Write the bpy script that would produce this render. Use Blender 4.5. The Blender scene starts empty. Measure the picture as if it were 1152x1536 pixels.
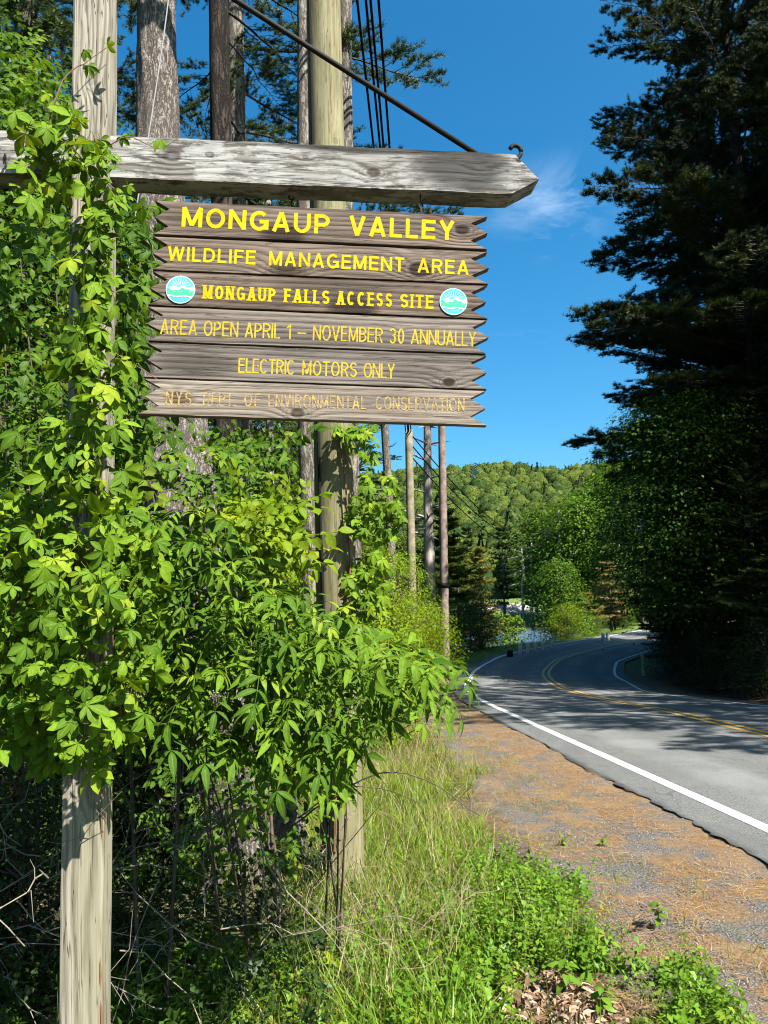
import bpy, math, random
import numpy as np
from mathutils import Vector, Matrix
rad = math.radians
rng = np.random.default_rng(7)
random.seed(7)
sc = bpy.context.scene
col = sc.collection

# ------------------------------------------------------------------ camera
F = 1117.0; PITCH = math.atan(132 / F); ROLL = rad(1.45); CZ = 1.6
fwd = np.array([0, math.cos(PITCH), math.sin(PITCH)])
_u0 = np.array([0, -math.sin(PITCH), math.cos(PITCH)]); _r0 = np.array([1.0, 0, 0])
RT = _r0 * math.cos(ROLL) - _u0 * math.sin(ROLL)
UP = _u0 * math.cos(ROLL) + _r0 * math.sin(ROLL)
CAM = np.array([0, 0, CZ])
cd = bpy.data.cameras.new('camera'); cam = bpy.data.objects.new('camera', cd); col.objects.link(cam)
cd.sensor_fit = 'VERTICAL'; cd.sensor_height = 36; cd.lens = 36 * F / 1536
cd.clip_start = 0.05; cd.clip_end = 5000
cam.matrix_world = Matrix(((RT[0], UP[0], -fwd[0], 0), (RT[1], UP[1], -fwd[1], 0), (RT[2], UP[2], -fwd[2], CZ), (0, 0, 0, 1)))
sc.camera = cam

# ------------------------------------------------------------------ world, sun, exposure
SUN = np.array([0.45, -0.47, 0.76]); SUN /= np.linalg.norm(SUN)
sl = bpy.data.lights.new('sun', 'SUN'); sl.energy = 5.0; sl.angle = rad(0.5); sl.color = (1.0, 0.95, 0.86)
so = bpy.data.objects.new('sun', sl); col.objects.link(so)
so.rotation_euler = Vector(SUN).to_track_quat('Z', 'Y').to_euler(); so.location = (8, -6, 30)
w = bpy.data.worlds.new('World'); sc.world = w; w.use_nodes = True
nt = w.node_tree; nt.nodes.clear()
sky = nt.nodes.new('ShaderNodeTexSky'); sky.sky_type = 'NISHITA'; sky.sun_disc = False
sky.sun_elevation = math.asin(SUN[2]); sky.sun_rotation = math.atan2(SUN[0], SUN[1])
sky.altitude = 500; sky.air_density = 1.0; sky.dust_density = 3.4; sky.ozone_density = 2.6
bg = nt.nodes.new('ShaderNodeBackground'); bg.inputs[1].default_value = 0.058
wo = nt.nodes.new('ShaderNodeOutputWorld')
tc = nt.nodes.new('ShaderNodeTexCoord')
hs = nt.nodes.new('ShaderNodeHueSaturation'); hs.inputs['Saturation'].default_value = 1.30
gm = nt.nodes.new('ShaderNodeMixRGB'); gm.blend_type = 'MULTIPLY'; gm.inputs[0].default_value = 1; gm.inputs[2].default_value = (.84, 1.06, 1.06, 1)
nt.links.new(sky.outputs[0], gm.inputs[1]); nt.links.new(gm.outputs[0], hs.inputs['Color'])
# thin wisps of cloud
mp = nt.nodes.new('ShaderNodeMapping'); mp.inputs['Scale'].default_value = (2.2, 2.2, 7.0); mp.inputs['Rotation'].default_value = (0.3, 0.25, 0)
nz = nt.nodes.new('ShaderNodeTexNoise'); nz.inputs['Scale'].default_value = 2.1; nz.inputs['Detail'].default_value = 8; nz.inputs['Roughness'].default_value = 0.62
nz.inputs['Distortion'].default_value = 0.5
nt.links.new(tc.outputs['Generated'], mp.inputs[0]); nt.links.new(mp.outputs[0], nz.inputs[0])
rp = nt.nodes.new('ShaderNodeValToRGB'); rp.color_ramp.elements[0].position = 0.47; rp.color_ramp.elements[1].position = 0.80
nt.links.new(nz.outputs[0], rp.inputs[0])
def _dirmask(px, py, sx, sy):
    d = fwd * F + RT * (px - 576) - UP * (py - 768); d /= np.linalg.norm(d)
    m = nt.nodes.new('ShaderNodeVectorMath'); m.operation = 'SUBTRACT'; m.inputs[1].default_value = tuple(d)
    nt.links.new(tc.outputs['Generated'], m.inputs[0])
    k = nt.nodes.new('ShaderNodeVectorMath'); k.operation = 'MULTIPLY'; k.inputs[1].default_value = (1 / sx, 1 / sx, 1 / sy)
    nt.links.new(m.outputs[0], k.inputs[0])
    l = nt.nodes.new('ShaderNodeVectorMath'); l.operation = 'LENGTH'; nt.links.new(k.outputs[0], l.inputs[0])
    r = nt.nodes.new('ShaderNodeMapRange'); r.inputs[1].default_value = 1; r.inputs[2].default_value = 0; r.interpolation_type = 'SMOOTHSTEP'
    nt.links.new(l.outputs['Value'], r.inputs[0]); return r.outputs[0]
masks = [_dirmask(830, 300, .14, .06), _dirmask(760, 520, .10, .022), _dirmask(850, 365, .06, .03), _dirmask(-700, 300, .5, .12), _dirmask(2300, 200, .6, .16)]
s = masks[0]
for m_ in masks[1:]:
    a = nt.nodes.new('ShaderNodeMath'); a.operation = 'ADD'; nt.links.new(s, a.inputs[0]); nt.links.new(m_, a.inputs[1]); s = a.outputs[0]
mu = nt.nodes.new('ShaderNodeMath'); mu.operation = 'MULTIPLY'; nt.links.new(rp.outputs[0], mu.inputs[0]); nt.links.new(s, mu.inputs[1])
mc = nt.nodes.new('ShaderNodeMixRGB'); mc.inputs[2].default_value = (7.0, 8.2, 9.2, 1)
m2 = nt.nodes.new('ShaderNodeMath'); m2.operation = 'MULTIPLY'; m2.inputs[1].default_value = 0.42; m2.use_clamp = True
nt.links.new(mu.outputs[0], m2.inputs[0]); nt.links.new(m2.outputs[0], mc.inputs[0]); nt.links.new(hs.outputs[0], mc.inputs[1])
nt.links.new(mc.outputs[0], bg.inputs[0]); nt.links.new(bg.outputs[0], wo.inputs[0])
sc.view_settings.view_transform = 'Standard'; sc.view_settings.look = 'None'
sc.view_settings.gamma = 1; sc.view_settings.exposure = 1.95
sc.render.engine = 'CYCLES'
cy = sc.cycles
cy.max_bounces = 5; cy.diffuse_bounces = 1; cy.glossy_bounces = 2; cy.transmission_bounces = 3; cy.transparent_max_bounces = 4
cy.caustics_reflective = False; cy.caustics_refractive = False; cy.sample_clamp_indirect = 4.0
cy.use_denoising = True
sc.render.film_transparent = False
sc.cycles.filter_width = 1.1

# ------------------------------------------------------------------ helpers
def ray(px, py):
    d = fwd * F + RT * (px - 576) - UP * (py - 768); return d / d[1]
def at(px, py, Y): return CAM + ray(px, py) * Y
def proj(P):
    v = np.asarray(P, float) - CAM; z = v @ fwd
    return 576 + F * (v @ RT) / z, 768 - F * (v @ UP) / z

def tag(o, label=None, cat=None, group=None, kind=None):
    if label: o['label'] = label
    if cat: o['category'] = cat
    if group: o['group'] = group
    if kind: o['kind'] = kind
    return o
def empty(name, loc, rz=0, label=None, cat=None, group=None):
    o = bpy.data.objects.new(name, None); col.objects.link(o); o.location = [float(c) for c in loc]
    o.rotation_euler = (0, 0, rz); o.empty_display_size = .1
    return tag(o, label, cat, group)
def link(name, me, parent=None, mat=None):
    o = bpy.data.objects.new(name, me); col.objects.link(o)
    if parent is not None: o.parent = parent
    return o

class Soup:
    """collects vertices / triangles (numpy) into one mesh, with a per-vertex random value"""
    def __init__(s): s.V = []; s.F = []; s.R = []; s.n = 0
    def add(s, v, f, r=0.5):
        v = np.asarray(v, float).reshape(-1, 3); f = np.asarray(f, int).reshape(-1, 3)
        s.V.append(v); s.F.append(f + s.n); s.R.append(np.full(len(v), r) if np.isscalar(r) else np.asarray(r, float)); s.n += len(v)
    def many(s, t, M, T, r=None):
        """template t=(v,f) under k matrices M (k,3,3) and offsets T (k,3)"""
        v, f = t; k = len(T)
        if k == 0: return
        P = np.einsum('kij,nj->kni', M, v) + T[:, None, :]
        FF = f[None] + (np.arange(k) * len(v))[:, None, None]
        if r is None: r = rng.random(k)
        s.V.append(P.reshape(-1, 3)); s.F.append(FF.reshape(-1, 3) + s.n); s.R.append(np.repeat(r, len(v))); s.n += k * len(v)
    def mesh(s, name, mat=None, smooth=False):
        V = np.concatenate(s.V); Fc = np.concatenate(s.F); me = bpy.data.meshes.new(name)
        me.vertices.add(len(V)); me.vertices.foreach_set('co', V.astype('f').ravel())
        me.loops.add(len(Fc) * 3); me.loops.foreach_set('vertex_index', Fc.astype('i').ravel())
        me.polygons.add(len(Fc)); me.polygons.foreach_set('loop_start', np.arange(0, len(Fc) * 3, 3, dtype='i'))
        if smooth: me.polygons.foreach_set('use_smooth', np.ones(len(Fc), bool))
        at_ = me.attributes.new('rnd', 'FLOAT', 'POINT'); at_.data.foreach_set('value', np.concatenate(s.R).astype('f'))
        me.update(calc_edges=True); me.validate()
        if mat: me.materials.append(mat)
        return me
    def build(s, name, mat=None, parent=None, smooth=False): return link(name, s.mesh(name, mat, smooth), parent)

def norm(a): a = np.asarray(a, float); return a / (np.linalg.norm(a, axis=-1, keepdims=True) + 1e-9)
def frames(n, t):
    """matrices whose columns are (side, tip, normal) from normals n and tip hints t"""
    n = norm(n); t = norm(t - (t * n).sum(-1, keepdims=True) * n); x = np.cross(t, n)
    return np.stack([x, t, n], -1)
def rvec(k, s=1.0): return rng.normal(size=(k, 3)) * s
def rotz(a): c, s_ = np.cos(a), np.sin(a); return np.array([[c, -s_, 0], [s_, c, 0], [0, 0, 1]])
def tube(P, r, n=6, cap=False):
    P = np.asarray(P, float); m = len(P); r = np.broadcast_to(np.asarray(r, float), (m,))
    T = norm(np.gradient(P, axis=0)); ref = np.array([0, 0, 1.]) if abs(T[0, 2]) < .8 else np.array([1., 0, 0])
    A = norm(np.cross(T, ref)); B = np.cross(T, A)
    th = np.arange(n) * 2 * math.pi / n
    V = P[:, None] + r[:, None, None] * (A[:, None] * np.cos(th)[None, :, None] + B[:, None] * np.sin(th)[None, :, None])
    f = []
    for i in range(m - 1):
        for j in range(n):
            a, b = i * n + j, i * n + (j + 1) % n; f += [(a, b, b + n), (a, b + n, a + n)]
    if cap:
        for j in range(1, n - 1): f += [(0, j + 1, j), ((m - 1) * n, (m - 1) * n + j, (m - 1) * n + j + 1)]
    return V.reshape(-1, 3), np.array(f)
def spline(P, k=6):
    P = np.asarray(P, float); Q = np.vstack([2 * P[0] - P[1], P, 2 * P[-1] - P[-2]]); out = []
    for i in range(1, len(Q) - 2):
        for t in np.arange(k) / k:
            a, b, c, d = Q[i - 1:i + 3]
            out.append(.5 * ((2 * b) + (-a + c) * t + (2 * a - 5 * b + 4 * c - d) * t * t + (-a + 3 * b - 3 * c + d) * t ** 3))
    out.append(P[-1]); return np.array(out)
def box_tris(x0, x1, y0, y1, z0, z1):
    v = [(x, y, z) for x in (x0, x1) for y in (y0, y1) for z in (z0, z1)]
    q = [(0, 1, 3, 2), (4, 6, 7, 5), (0, 4, 5, 1), (2, 3, 7, 6), (0, 2, 6, 4), (1, 5, 7, 3)]
    return v, [t for a, b, c, d in q for t in ((a, b, c), (a, c, d))]

# ------------------------------------------------------------------ materials
AL = .62   # every base colour below is written for exposure 1.25 and scaled to real albedo here
class S:
    """tiny expression wrapper over shader sockets"""
    def __init__(s, t, k): s.t = t; s.k = k
    def _m(s, op, o=None, c=False):
        n = s.t.nodes.new('ShaderNodeMath'); n.operation = op; n.use_clamp = c; s.t.links.new(s.k, n.inputs[0])
        if o is not None:
            if isinstance(o, S): s.t.links.new(o.k, n.inputs[1])
            else: n.inputs[1].default_value = o
        return S(s.t, n.outputs[0])
    def __add__(s, o): return s._m('ADD', o)
    def __sub__(s, o): return s._m('SUBTRACT', o)
    def __mul__(s, o): return s._m('MULTIPLY', o)
    def sin(s): return s._m('SINE')
    def abs(s): return s._m('ABSOLUTE')
    def pow(s, o): return s._m('POWER', o)
    def sq(s): return s._m('MULTIPLY', s)
    def ramp(s, a, b, lo=0., hi=1., smooth=True):
        n = s.t.nodes.new('ShaderNodeMapRange'); n.interpolation_type = 'SMOOTHSTEP' if smooth else 'LINEAR'
        s.t.links.new(s.k, n.inputs[0])
        for i, x in enumerate((a, b, lo, hi)): n.inputs[i + 1].default_value = x
        return S(s.t, n.outputs[0])
def new_mat(name):
    m = bpy.data.materials.new(name); m.use_nodes = True; t = m.node_tree; b = t.nodes['Principled BSDF']
    b.inputs['Specular IOR Level'].default_value = .3; b.inputs['Roughness'].default_value = .8
    return m, t, b
def coord(t, kind='Object', scale=(1, 1, 1), loc=(0, 0, 0)):
    c = t.nodes.new('ShaderNodeTexCoord'); m = t.nodes.new('ShaderNodeMapping')
    m.inputs['Scale'].default_value = scale; m.inputs['Location'].default_value = loc
    t.links.new(c.outputs[kind], m.inputs[0]); return m.outputs[0]
def noise(t, v, scale=5, detail=4, rough=.55, dist=0):
    n = t.nodes.new('ShaderNodeTexNoise'); n.inputs['Scale'].default_value = scale; n.inputs['Detail'].default_value = detail
    n.inputs['Roughness'].default_value = rough; n.inputs['Distortion'].default_value = dist
    t.links.new(v, n.inputs[0]); return S(t, n.outputs[0])
def voro(t, v, scale=5, feat='F1'):
    n = t.nodes.new('ShaderNodeTexVoronoi'); n.feature = feat; n.inputs['Scale'].default_value = scale
    t.links.new(v, n.inputs[0]); return S(t, n.outputs[0])
def mix(t, f, a, b, mode='MIX'):
    n = t.nodes.new('ShaderNodeMixRGB'); n.blend_type = mode
    for i, x in enumerate((f, a, b)):
        if isinstance(x, S): t.links.new(x.k, n.inputs[i])
        elif hasattr(x, 'links'): t.links.new(x, n.inputs[i])
        elif isinstance(x, (int, float)): n.inputs[i].default_value = x if i == 0 else (x, x, x, 1)
        else: n.inputs[i].default_value = (*(q * (AL if mode == 'MIX' else 1) for q in x), 1)
    return n.outputs[0]
def bump(t, b, h, strength=.5, dist=.01):
    n = t.nodes.new('ShaderNodeBump'); n.inputs['Strength'].default_value = strength; n.inputs['Distance'].default_value = dist
    t.links.new(h.k, n.inputs['Height']); t.links.new(n.outputs[0], b.inputs['Normal'])
def attr(t, name):
    n = t.nodes.new('ShaderNodeAttribute'); n.attribute_name = name; return S(t, n.outputs['Fac'])
def sepxyz(t, v):
    n = t.nodes.new('ShaderNodeSeparateXYZ'); t.links.new(v, n.inputs[0]); return [S(t, n.outputs[i]) for i in range(3)]

def leaf_mat(name, c1, c2, c3=None, trans=.35, rough=.42, spec=.4):
    m, t, b = new_mat(name)
    r = attr(t, 'rnd'); oi = t.nodes.new('ShaderNodeObjectInfo'); o = S(t, oi.outputs['Random'])
    f = (r + o)._m('FRACT')
    c = mix(t, f.ramp(0, 1), c1, c2)
    if c3: c = mix(t, f._m('MULTIPLY', 7.3)._m('FRACT').ramp(.82, .97), c, c3)
    vn = attr(t, 'vein'); c = mix(t, vn.ramp(.84, .97, 0, .35), c, (.34, .42, .10)); c = mix(t, noise(t, coord(t), 38, 4, .6).ramp(.64, .70, 0, .65), c, (.26, .17, .05)); c = mix(t, noise(t, coord(t), 60, 3, .6).ramp(.35, .7, 0, .35), c, tuple(q * .6 for q in c1))
    t.links.new(c, b.inputs['Base Color']); b.inputs['Roughness'].default_value = rough; b.inputs['Specular IOR Level'].default_value = spec * .45
    tr = t.nodes.new('ShaderNodeBsdfTranslucent'); c2_ = mix(t, 1.0, c, (1.25, 1.15, .45), 'MULTIPLY'); t.links.new(c2_, tr.inputs[0])
    mx = t.nodes.new('ShaderNodeMixShader'); mx.inputs[0].default_value = trans
    t.links.new(b.outputs[0], mx.inputs[1]); t.links.new(tr.outputs[0], mx.inputs[2])
    t.links.new(mx.outputs[0], t.nodes['Material Output'].inputs[0]); return m
def flat_mat(name, c, rough=.7, c2=None, scale=20, spec=.3, metal=0, bmp=0):
    m, t, b = new_mat(name); b.inputs['Roughness'].default_value = rough; b.inputs['Specular IOR Level'].default_value = spec; b.inputs['Metallic'].default_value = metal
    if c2:
        n = noise(t, coord(t), scale, 5, .6); t.links.new(mix(t, n.ramp(.35, .65), c, c2), b.inputs['Base Color'])
        if bmp: bump(t, b, n, bmp, .01)
    else: b.inputs['Base Color'].default_value = (*(q * AL for q in c), 1)
    return m

def wood_mat(name, light, dark, knots=(), freq=60, along='X', wob=.035, wobf=1.3, seed=0, white=0, stain=None, contrast=.5, grey=None, crack=1.0):
    """weathered timber: growth-ring lines deflected round knots, fine grain, cracks; knots = (u, v, radius, darkness)"""
    m, t, b = new_mat(name)
    x, y, z = sepxyz(t, coord(t))
    if along == 'Z': u, v = z, x
    else: u, v = x, z
    cmb = t.nodes.new('ShaderNodeCombineXYZ')
    for i, k in enumerate((u, v, y)): t.links.new(k.k, cmb.inputs[i])
    uvy = cmb.outputs[0]
    def mapped(sc_, off=0):
        mpn = t.nodes.new('ShaderNodeMapping'); mpn.inputs['Scale'].default_value = sc_; mpn.inputs['Location'].default_value = (seed + off, seed * .7, 0)
        t.links.new(uvy, mpn.inputs[0]); return mpn.outputs[0]
    w1 = noise(t, mapped((wobf, 4, 4)), 1.0, 3, .5)
    f = v + (w1 - .5) * (wob * 4)
    kd = None; halo = None
    for (ku, kv, kr, kdark) in knots:
        kr = kr * (1.45 if kdark > .55 else 1.1)
        du = (u - ku) * (1 / (kr * 1.5)); dv = (v - kv) * (1 / kr)
        d2 = du.sq() + dv.sq() + (w1 - .5) * 1.2
        g = (d2 * -.28)._m('EXPONENT')
        f = f + g * (kr * 1.6)
        core = d2.ramp(.2, .75, kdark, 0); ring = (d2 * 7.0).sin().ramp(-.2, 1, 0, kdark * .5) * d2.ramp(.8, 3.6, 1, 0)
        kd = core if kd is None else kd._m('MAXIMUM', core); halo = ring if halo is None else halo._m('MAXIMUM', ring)
    fine = noise(t, mapped((3, 130, 60), 3), 1.0, 6, .7)
    fine2 = noise(t, mapped((9, 420, 90), 5), 1.0, 3, .6)
    lines = ((f * (freq * 6.283)) + fine * 2.5).sin().ramp(-1, 1, 0, 1, False)
    lines = lines.pow(1.7)
    big = noise(t, mapped((1.6, 9, 5), 9), 1.0, 5, .6)
    g = lines * contrast + fine.ramp(.3, .7) * (.85 - contrast * .5) + fine2.ramp(.3, .7) * .2 - .12
    c = mix(t, g._m('MULTIPLY', 1.0, True), light, dark)
    c = mix(t, big.ramp(.35, .7, 0, .55), c, grey or tuple(q * .55 for q in dark))
    if white:
        wn = noise(t, mapped((5, 16, 12), 21), 1.0, 8, .72); wm = noise(t, mapped((.9, 2.5, 1), 33), 1.0, 2, .5)
        c = mix(t, (wn.ramp(.45, .53) * wm.ramp(.36, .50)) * white, c, (.60, .60, .58))
        dk = noise(t, mapped((14, 40, 20), 41), 1.0, 6, .7)
        dk2 = noise(t, mapped((1.2, 3, 1), 77), 1.0, 2, .5); c = mix(t, dk.ramp(.53, .60) * dk2.ramp(.45, .62, .15, 1.0), c, (.03, .028, .025))
    cr = noise(t, mapped((1.2, 46, 20), 55), 1.0, 3, .5); crm = (cr - .5).abs().ramp(.0, .012, .8 * crack, 0)
    c = mix(t, crm, c, (.025, .02, .016))
    if kd is not None:
        c = mix(t, halo, c, (.05, .028, .017)); c = mix(t, kd, c, (.018, .008, .005))
    for (su, sv, ru, rv, sc_, amt) in (stain or ()):
        d2 = ((u - su) * (1 / ru)).sq() + ((v - sv) * (1 / rv)).sq() + (fine - .5) * 1.6
        c = mix(t, d2.ramp(.3, 1.9, min(1, amt * 1.25), 0), c, tuple(q * .6 for q in sc_))
    t.links.new(c, b.inputs['Base Color'])
    h = fine * .6 + lines * -.5 + crm * -1.2
    if kd is not None: h = h - kd * .6
    bump(t, b, h, .75, .004)
    b.inputs['Roughness'].default_value = .85; b.inputs['Specular IOR Level'].default_value = .2
    return m

def bark_mat(name, c1, c2, scale=9, lichen=None, strength=1.0, stretch=.28):
    m, t, b = new_mat(name)
    v = coord(t, 'Object', (1, 1, stretch))
    vo = voro(t, mix_vec(t, v, 9, .30), scale, 'DISTANCE_TO_EDGE'); n = noise(t, v, scale * 3, 7, .65); n2 = noise(t, v, 1.2, 3, .6)
    rg = (noise(t, mix_vec(t, coord(t, 'Object', (1, 1, stretch * .55)), 6, .12), scale * 1.3, 6, .7) - .5).abs()
    plate = rg.ramp(.0, .07) * vo.ramp(0, .16, .78, 1)
    c = mix(t, plate * .8 + n.ramp(.3, .7) * .3, c1, c2)
    c = mix(t, n2.ramp(.4, .65, 0, .5), c, tuple(q * .6 for q in c2))
    if lichen:
        l = noise(t, coord(t, 'Object', (1, 1, .8)), 5, 8, .7); c = mix(t, l.ramp(.56, .64, 0, .8), c, lichen)
    t.links.new(c, b.inputs['Base Color']); bump(t, b, plate + n * .6, strength, .03); b.inputs['Specular IOR Level'].default_value = .1
    b.inputs['Roughness'].default_value = .95
    return m
def mix_vec(t, v, scale, amt):
    n = t.nodes.new('ShaderNodeTexNoise'); n.inputs['Scale'].default_value = scale; t.links.new(v, n.inputs[0])
    a = t.nodes.new('ShaderNodeVectorMath'); a.operation = 'MULTIPLY_ADD'; a.inputs[1].default_value = (amt,) * 3
    t.links.new(n.outputs['Color'], a.inputs[0]); t.links.new(v, a.inputs[2]); return a.outputs[0]

M = {}
M['creeper'] = leaf_mat('creeper_leaf', (.085, .175, .012), (.19, .32, .014), (.29, .38, .02), .32, .6, .16)
M['elder'] = leaf_mat('elder_leaf', (.06, .135, .012), (.16, .28, .016), (.25, .34, .03), .32, .6, .16)
M['lime'] = leaf_mat('lime_leaf', (.15, .26, .012), (.24, .35, .014), (.36, .40, .02), .45, .5, .2)
M['shrub'] = leaf_mat('shrub_leaf', (.055, .13, .012), (.12, .23, .015), (.21, .29, .02), .40, .5, .2)
M['broad'] = leaf_mat('broad_leaf', (.045, .10, .012), (.09, .18, .015), (.15, .23, .02), .40, .5, .2)
M['shade_leaf'] = leaf_mat('shade_tinted_leaf', (.020, .045, .010), (.040, .080, .014), (.08, .13, .02), .25)  # darkened leaf copy: shade of hollow and wood put into the colour
M['needle'] = leaf_mat('pine_needle', (.035, .078, .022), (.085, .135, .024), (.14, .17, .03), .15, .5, .3)
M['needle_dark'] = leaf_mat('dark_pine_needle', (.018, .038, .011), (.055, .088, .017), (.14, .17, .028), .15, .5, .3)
M['needle_far'] = leaf_mat('olive_needle', (.08, .13, .03), (.17, .23, .045), (.22, .25, .06), .4, .7, .1)
M['needle_yellow'] = leaf_mat('yellow_needle', (.20, .26, .05), (.42, .36, .09), (.55, .40, .13),   .45, .6, .2)
M['needle_rust'] = leaf_mat('rusty_needle', (.26, .26, .10), (.50, .36, .20), (.58, .38, .24),   .45, .6, .2)
M['grass'] = leaf_mat('grass_blade', (.15, .25, .02), (.32, .39, .035), (.46, .42, .15), .40, .5)
M['weed'] = leaf_mat('weed_leaf', (.12, .26, .02), (.20, .36, .028), (.28, .38, .04), .40)
M['straw'] = leaf_mat('straw', (.35, .28, .16), (.48, .40, .25), (.25, .18, .10), .15, .8, .1)
M['twig'] = flat_mat('twig_bark', (.30, .26, .21), .9, (.16, .13, .10), 12)
M['stem'] = flat_mat('shrub_stem', (.055, .042, .028), .85, (.11, .085, .055), 20)
M['vine_stem'] = flat_mat('vine_stem', (.16, .13, .05), .8, (.22, .08, .04), 20)
M['needle_litter'] = leaf_mat('needle_litter', (.27, .14, .055), (.42, .26, .115), (.54, .42, .26), .05, .85, .1)
M['dead_leaf'] = leaf_mat('dead_leaf', (.17, .10, .065), (.42, .30, .21), (.55, .45, .34), .12, .85, .1)
M['bark'] = bark_mat('bark', (.05, .038, .032), (.26, .21, .18), 11, None, 1.0)
M['bark_big'] = bark_mat('old_bark', (.07, .056, .048), (.33, .285, .25), 24, (.36, .35, .31), .8, .45)
M['bark_lichen'] = bark_mat('lichen_bark', (.09, .075, .065), (.30, .26, .22), 14, (.36, .36, .30), .8)
M['bark_dark'] = bark_mat('dark_bark', (.018, .014, .012), (.07, .055, .045), 10, None, 1.0)
M['snag'] = bark_mat('snag_wood', (.22, .18, .15), (.56, .50, .44), 12, None, .4, .1)
M['iron'] = flat_mat('black_iron', (.008, .007, .007), .75, (.016, .012, .010), 40, .2)
M['rust'] = flat_mat('rusty_iron', (.10, .035, .015), .8, (.03, .015, .01), 60, .3, .4)
M['wire'] = flat_mat('cable', (.010, .010, .011), .9, spec=.1)
M['guard0'] = flat_mat('grey_cord', (.30, .30, .29), .8)
M['white_plastic'] = flat_mat('white_plastic', (.75, .75, .74), .5)

# ------------------------------------------------------------------ terrain
LX = np.array([4.66, 2.77, 2.675, 2.512, 2.345, 2.16, 2.20, 2.64, 3.21, 4.4, 5.9, 10.3, 15.2, 19.8, 33, 55, 85])
LY = np.array([-30, 5.72, 7.52, 10.58, 13.72, 17.76, 21.5, 24.52, 28.12, 32.62, 36.64, 44.24, 50.96, 57.8, 77, 105, 140])
_ls = spline(np.stack([LX, LY], 1), 8)
def xl(y): return np.interp(y, _ls[:, 1], _ls[:, 0])
_sy = np.linspace(-30, 140, 1200); _slope = np.gradient(xl(_sy), _sy)
def cosh_(y): return 1 / np.sqrt(1 + np.interp(y, _sy, _slope) ** 2)
def smooth(a, b, x): t_ = np.clip((x - a) / (b - a), 0, 1); return t_ * t_ * (3 - 2 * t_)
def zr(y):
    y = np.asarray(y, float); s_ = .052
    t_ = np.clip(y, 16, 34) - 16
    return np.where(y < 16, .15 - s_ * np.maximum(y, -12), .15 - s_ * 16 - (s_ * t_ - s_ * t_ * t_ / 36.))
def ddist(x, y): return (x - xl(y)) * cosh_(y)
def road_z(x, y):
    d = ddist(x, y)
    return zr(y) - smooth(12, 22, y) * .035 * np.clip(d, 0, 6.5)
def wav(x, y): return (np.sin(x * 1.7 + 1.3 * np.sin(y * .9)) + np.sin(y * 1.3 + 1.7 * np.sin(x * .7))) * .5
def hillh(x, y):
    b_ = smooth(112, 500, y + .12 * (x - 80)); n = wav(x * .017, y * .02) * 5 + wav(x * .05 + 4, y * .035) * 2.5
    return b_ * (75 + n - .0002 * (x - 90) ** 2)
LAKE = (7.5, 82, 13.0, 33)
def lakem(x, y): return 1 - smooth(.78, 1.12, np.sqrt(((x - LAKE[0]) / LAKE[2]) ** 2 + ((y - LAKE[1]) / LAKE[3]) ** 2))
def gz(x, y):
    x = np.asarray(x, float); y = np.asarray(y, float)
    d = ddist(x, y); z = road_z(x, y)
    zs = z - .013 - .03 * smooth(.45, 2.2, -d) + .012 * wav(x * 6, y * 5)
    zs = zs - .11 * np.clip(-d - 2.4, 0, 4) + .03 * wav(x * 2, y * 2) * smooth(1.8, 3, -d)
    zs = zs + smooth(6.5, 14, -d) * (.5 + .4 * wav(x * .3, y * .3))
    dr = d - 6.4
    zrgt = z - .05 + .14 * np.clip(dr, 0, 8) + .08 * wav(x * 1.2, y) * smooth(0, 1.5, dr)
    out = np.where(d < -.2, zs, np.where(d > 6.0, zrgt, z - .05))
    out = out - smooth(.0, 1, lakem(x, y)) * 2.6
    far = smooth(112, 122, y) * 2.4 * (1 - smooth(60, 90, np.abs(x - 20)))
    return out + far + hillh(x, y) + smooth(60, 260, np.abs(x)) * 6
def hit(px, py):
    dd = ray(px, py); Ys = np.concatenate([np.arange(1.5, 20, .02), np.arange(20, 200, .1)])
    P = CAM + Ys[:, None] * dd; below = P[:, 2] < gz(P[:, 0], P[:, 1]); i = int(np.argmax(below)); return P[i]

def grid(name, xs, ys, zf, mat, attrs=None):
    X, Y = np.meshgrid(xs, ys); Z = zf(X, Y); n = len(xs)
    V = np.stack([X, Y, Z], -1).reshape(-1, 3); i = np.arange(len(ys) - 1)[:, None] * n + np.arange(n - 1)[None]; i = i.ravel()
    Fc = np.concatenate([np.stack([i, i + 1, i + n + 1], 1), np.stack([i, i + n + 1, i + n], 1)])
    s_ = Soup(); s_.add(V, Fc, 0.5); me = s_.mesh(name, mat, True)
    a_ = me.attributes.new('edge', 'FLOAT', 'POINT'); a_.data.foreach_set('value', ddist(V[:, 0], V[:, 1]).astype('f'))
    return link(name, me)

# ground material: soil, gravel, needles, grass tint, by distance from the road edge
m, t, b = new_mat('ground_mix')
P_ = coord(t); d = attr(t, 'edge'); px_, py_, pz_ = sepxyz(t, P_)
n1 = noise(t, P_, 1.1, 5, .6); n2 = noise(t, P_, 3.3, 5, .65); n3 = noise(t, P_, 34, 4, .7); n4 = noise(t, P_, 150, 3, .7)
dn = d + (n2 - .5) * 1.0
pb = voro(t, P_, 85)
grav = mix(t, pb.ramp(.1, .75), (.25, .235, .22), (.055, .05, .047)); grav = mix(t, n4.ramp(.45, .62, 0, .7), grav, (.12, .11, .10))
need = mix(t, noise(t, coord(t, 'Object', (1, 2.4, 1)), 75, 5, .75).ramp(.36, .62), (.085, .057, .036), (.27, .165, .082)); need = mix(t, n3.ramp(.4, .7, 0, .45), need, (.33, .25, .15)); need = mix(t, noise(t, P_, 7, 5, .7).ramp(.5, .68, 0, .7), need, (.10, .07, .055))
soil = mix(t, n3.ramp(.35, .65), (.045, .032, .022), (.15, .105, .065)); grs = mix(t, n3.ramp(.35, .65), (.05, .075, .018), (.15, .17, .05))
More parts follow.
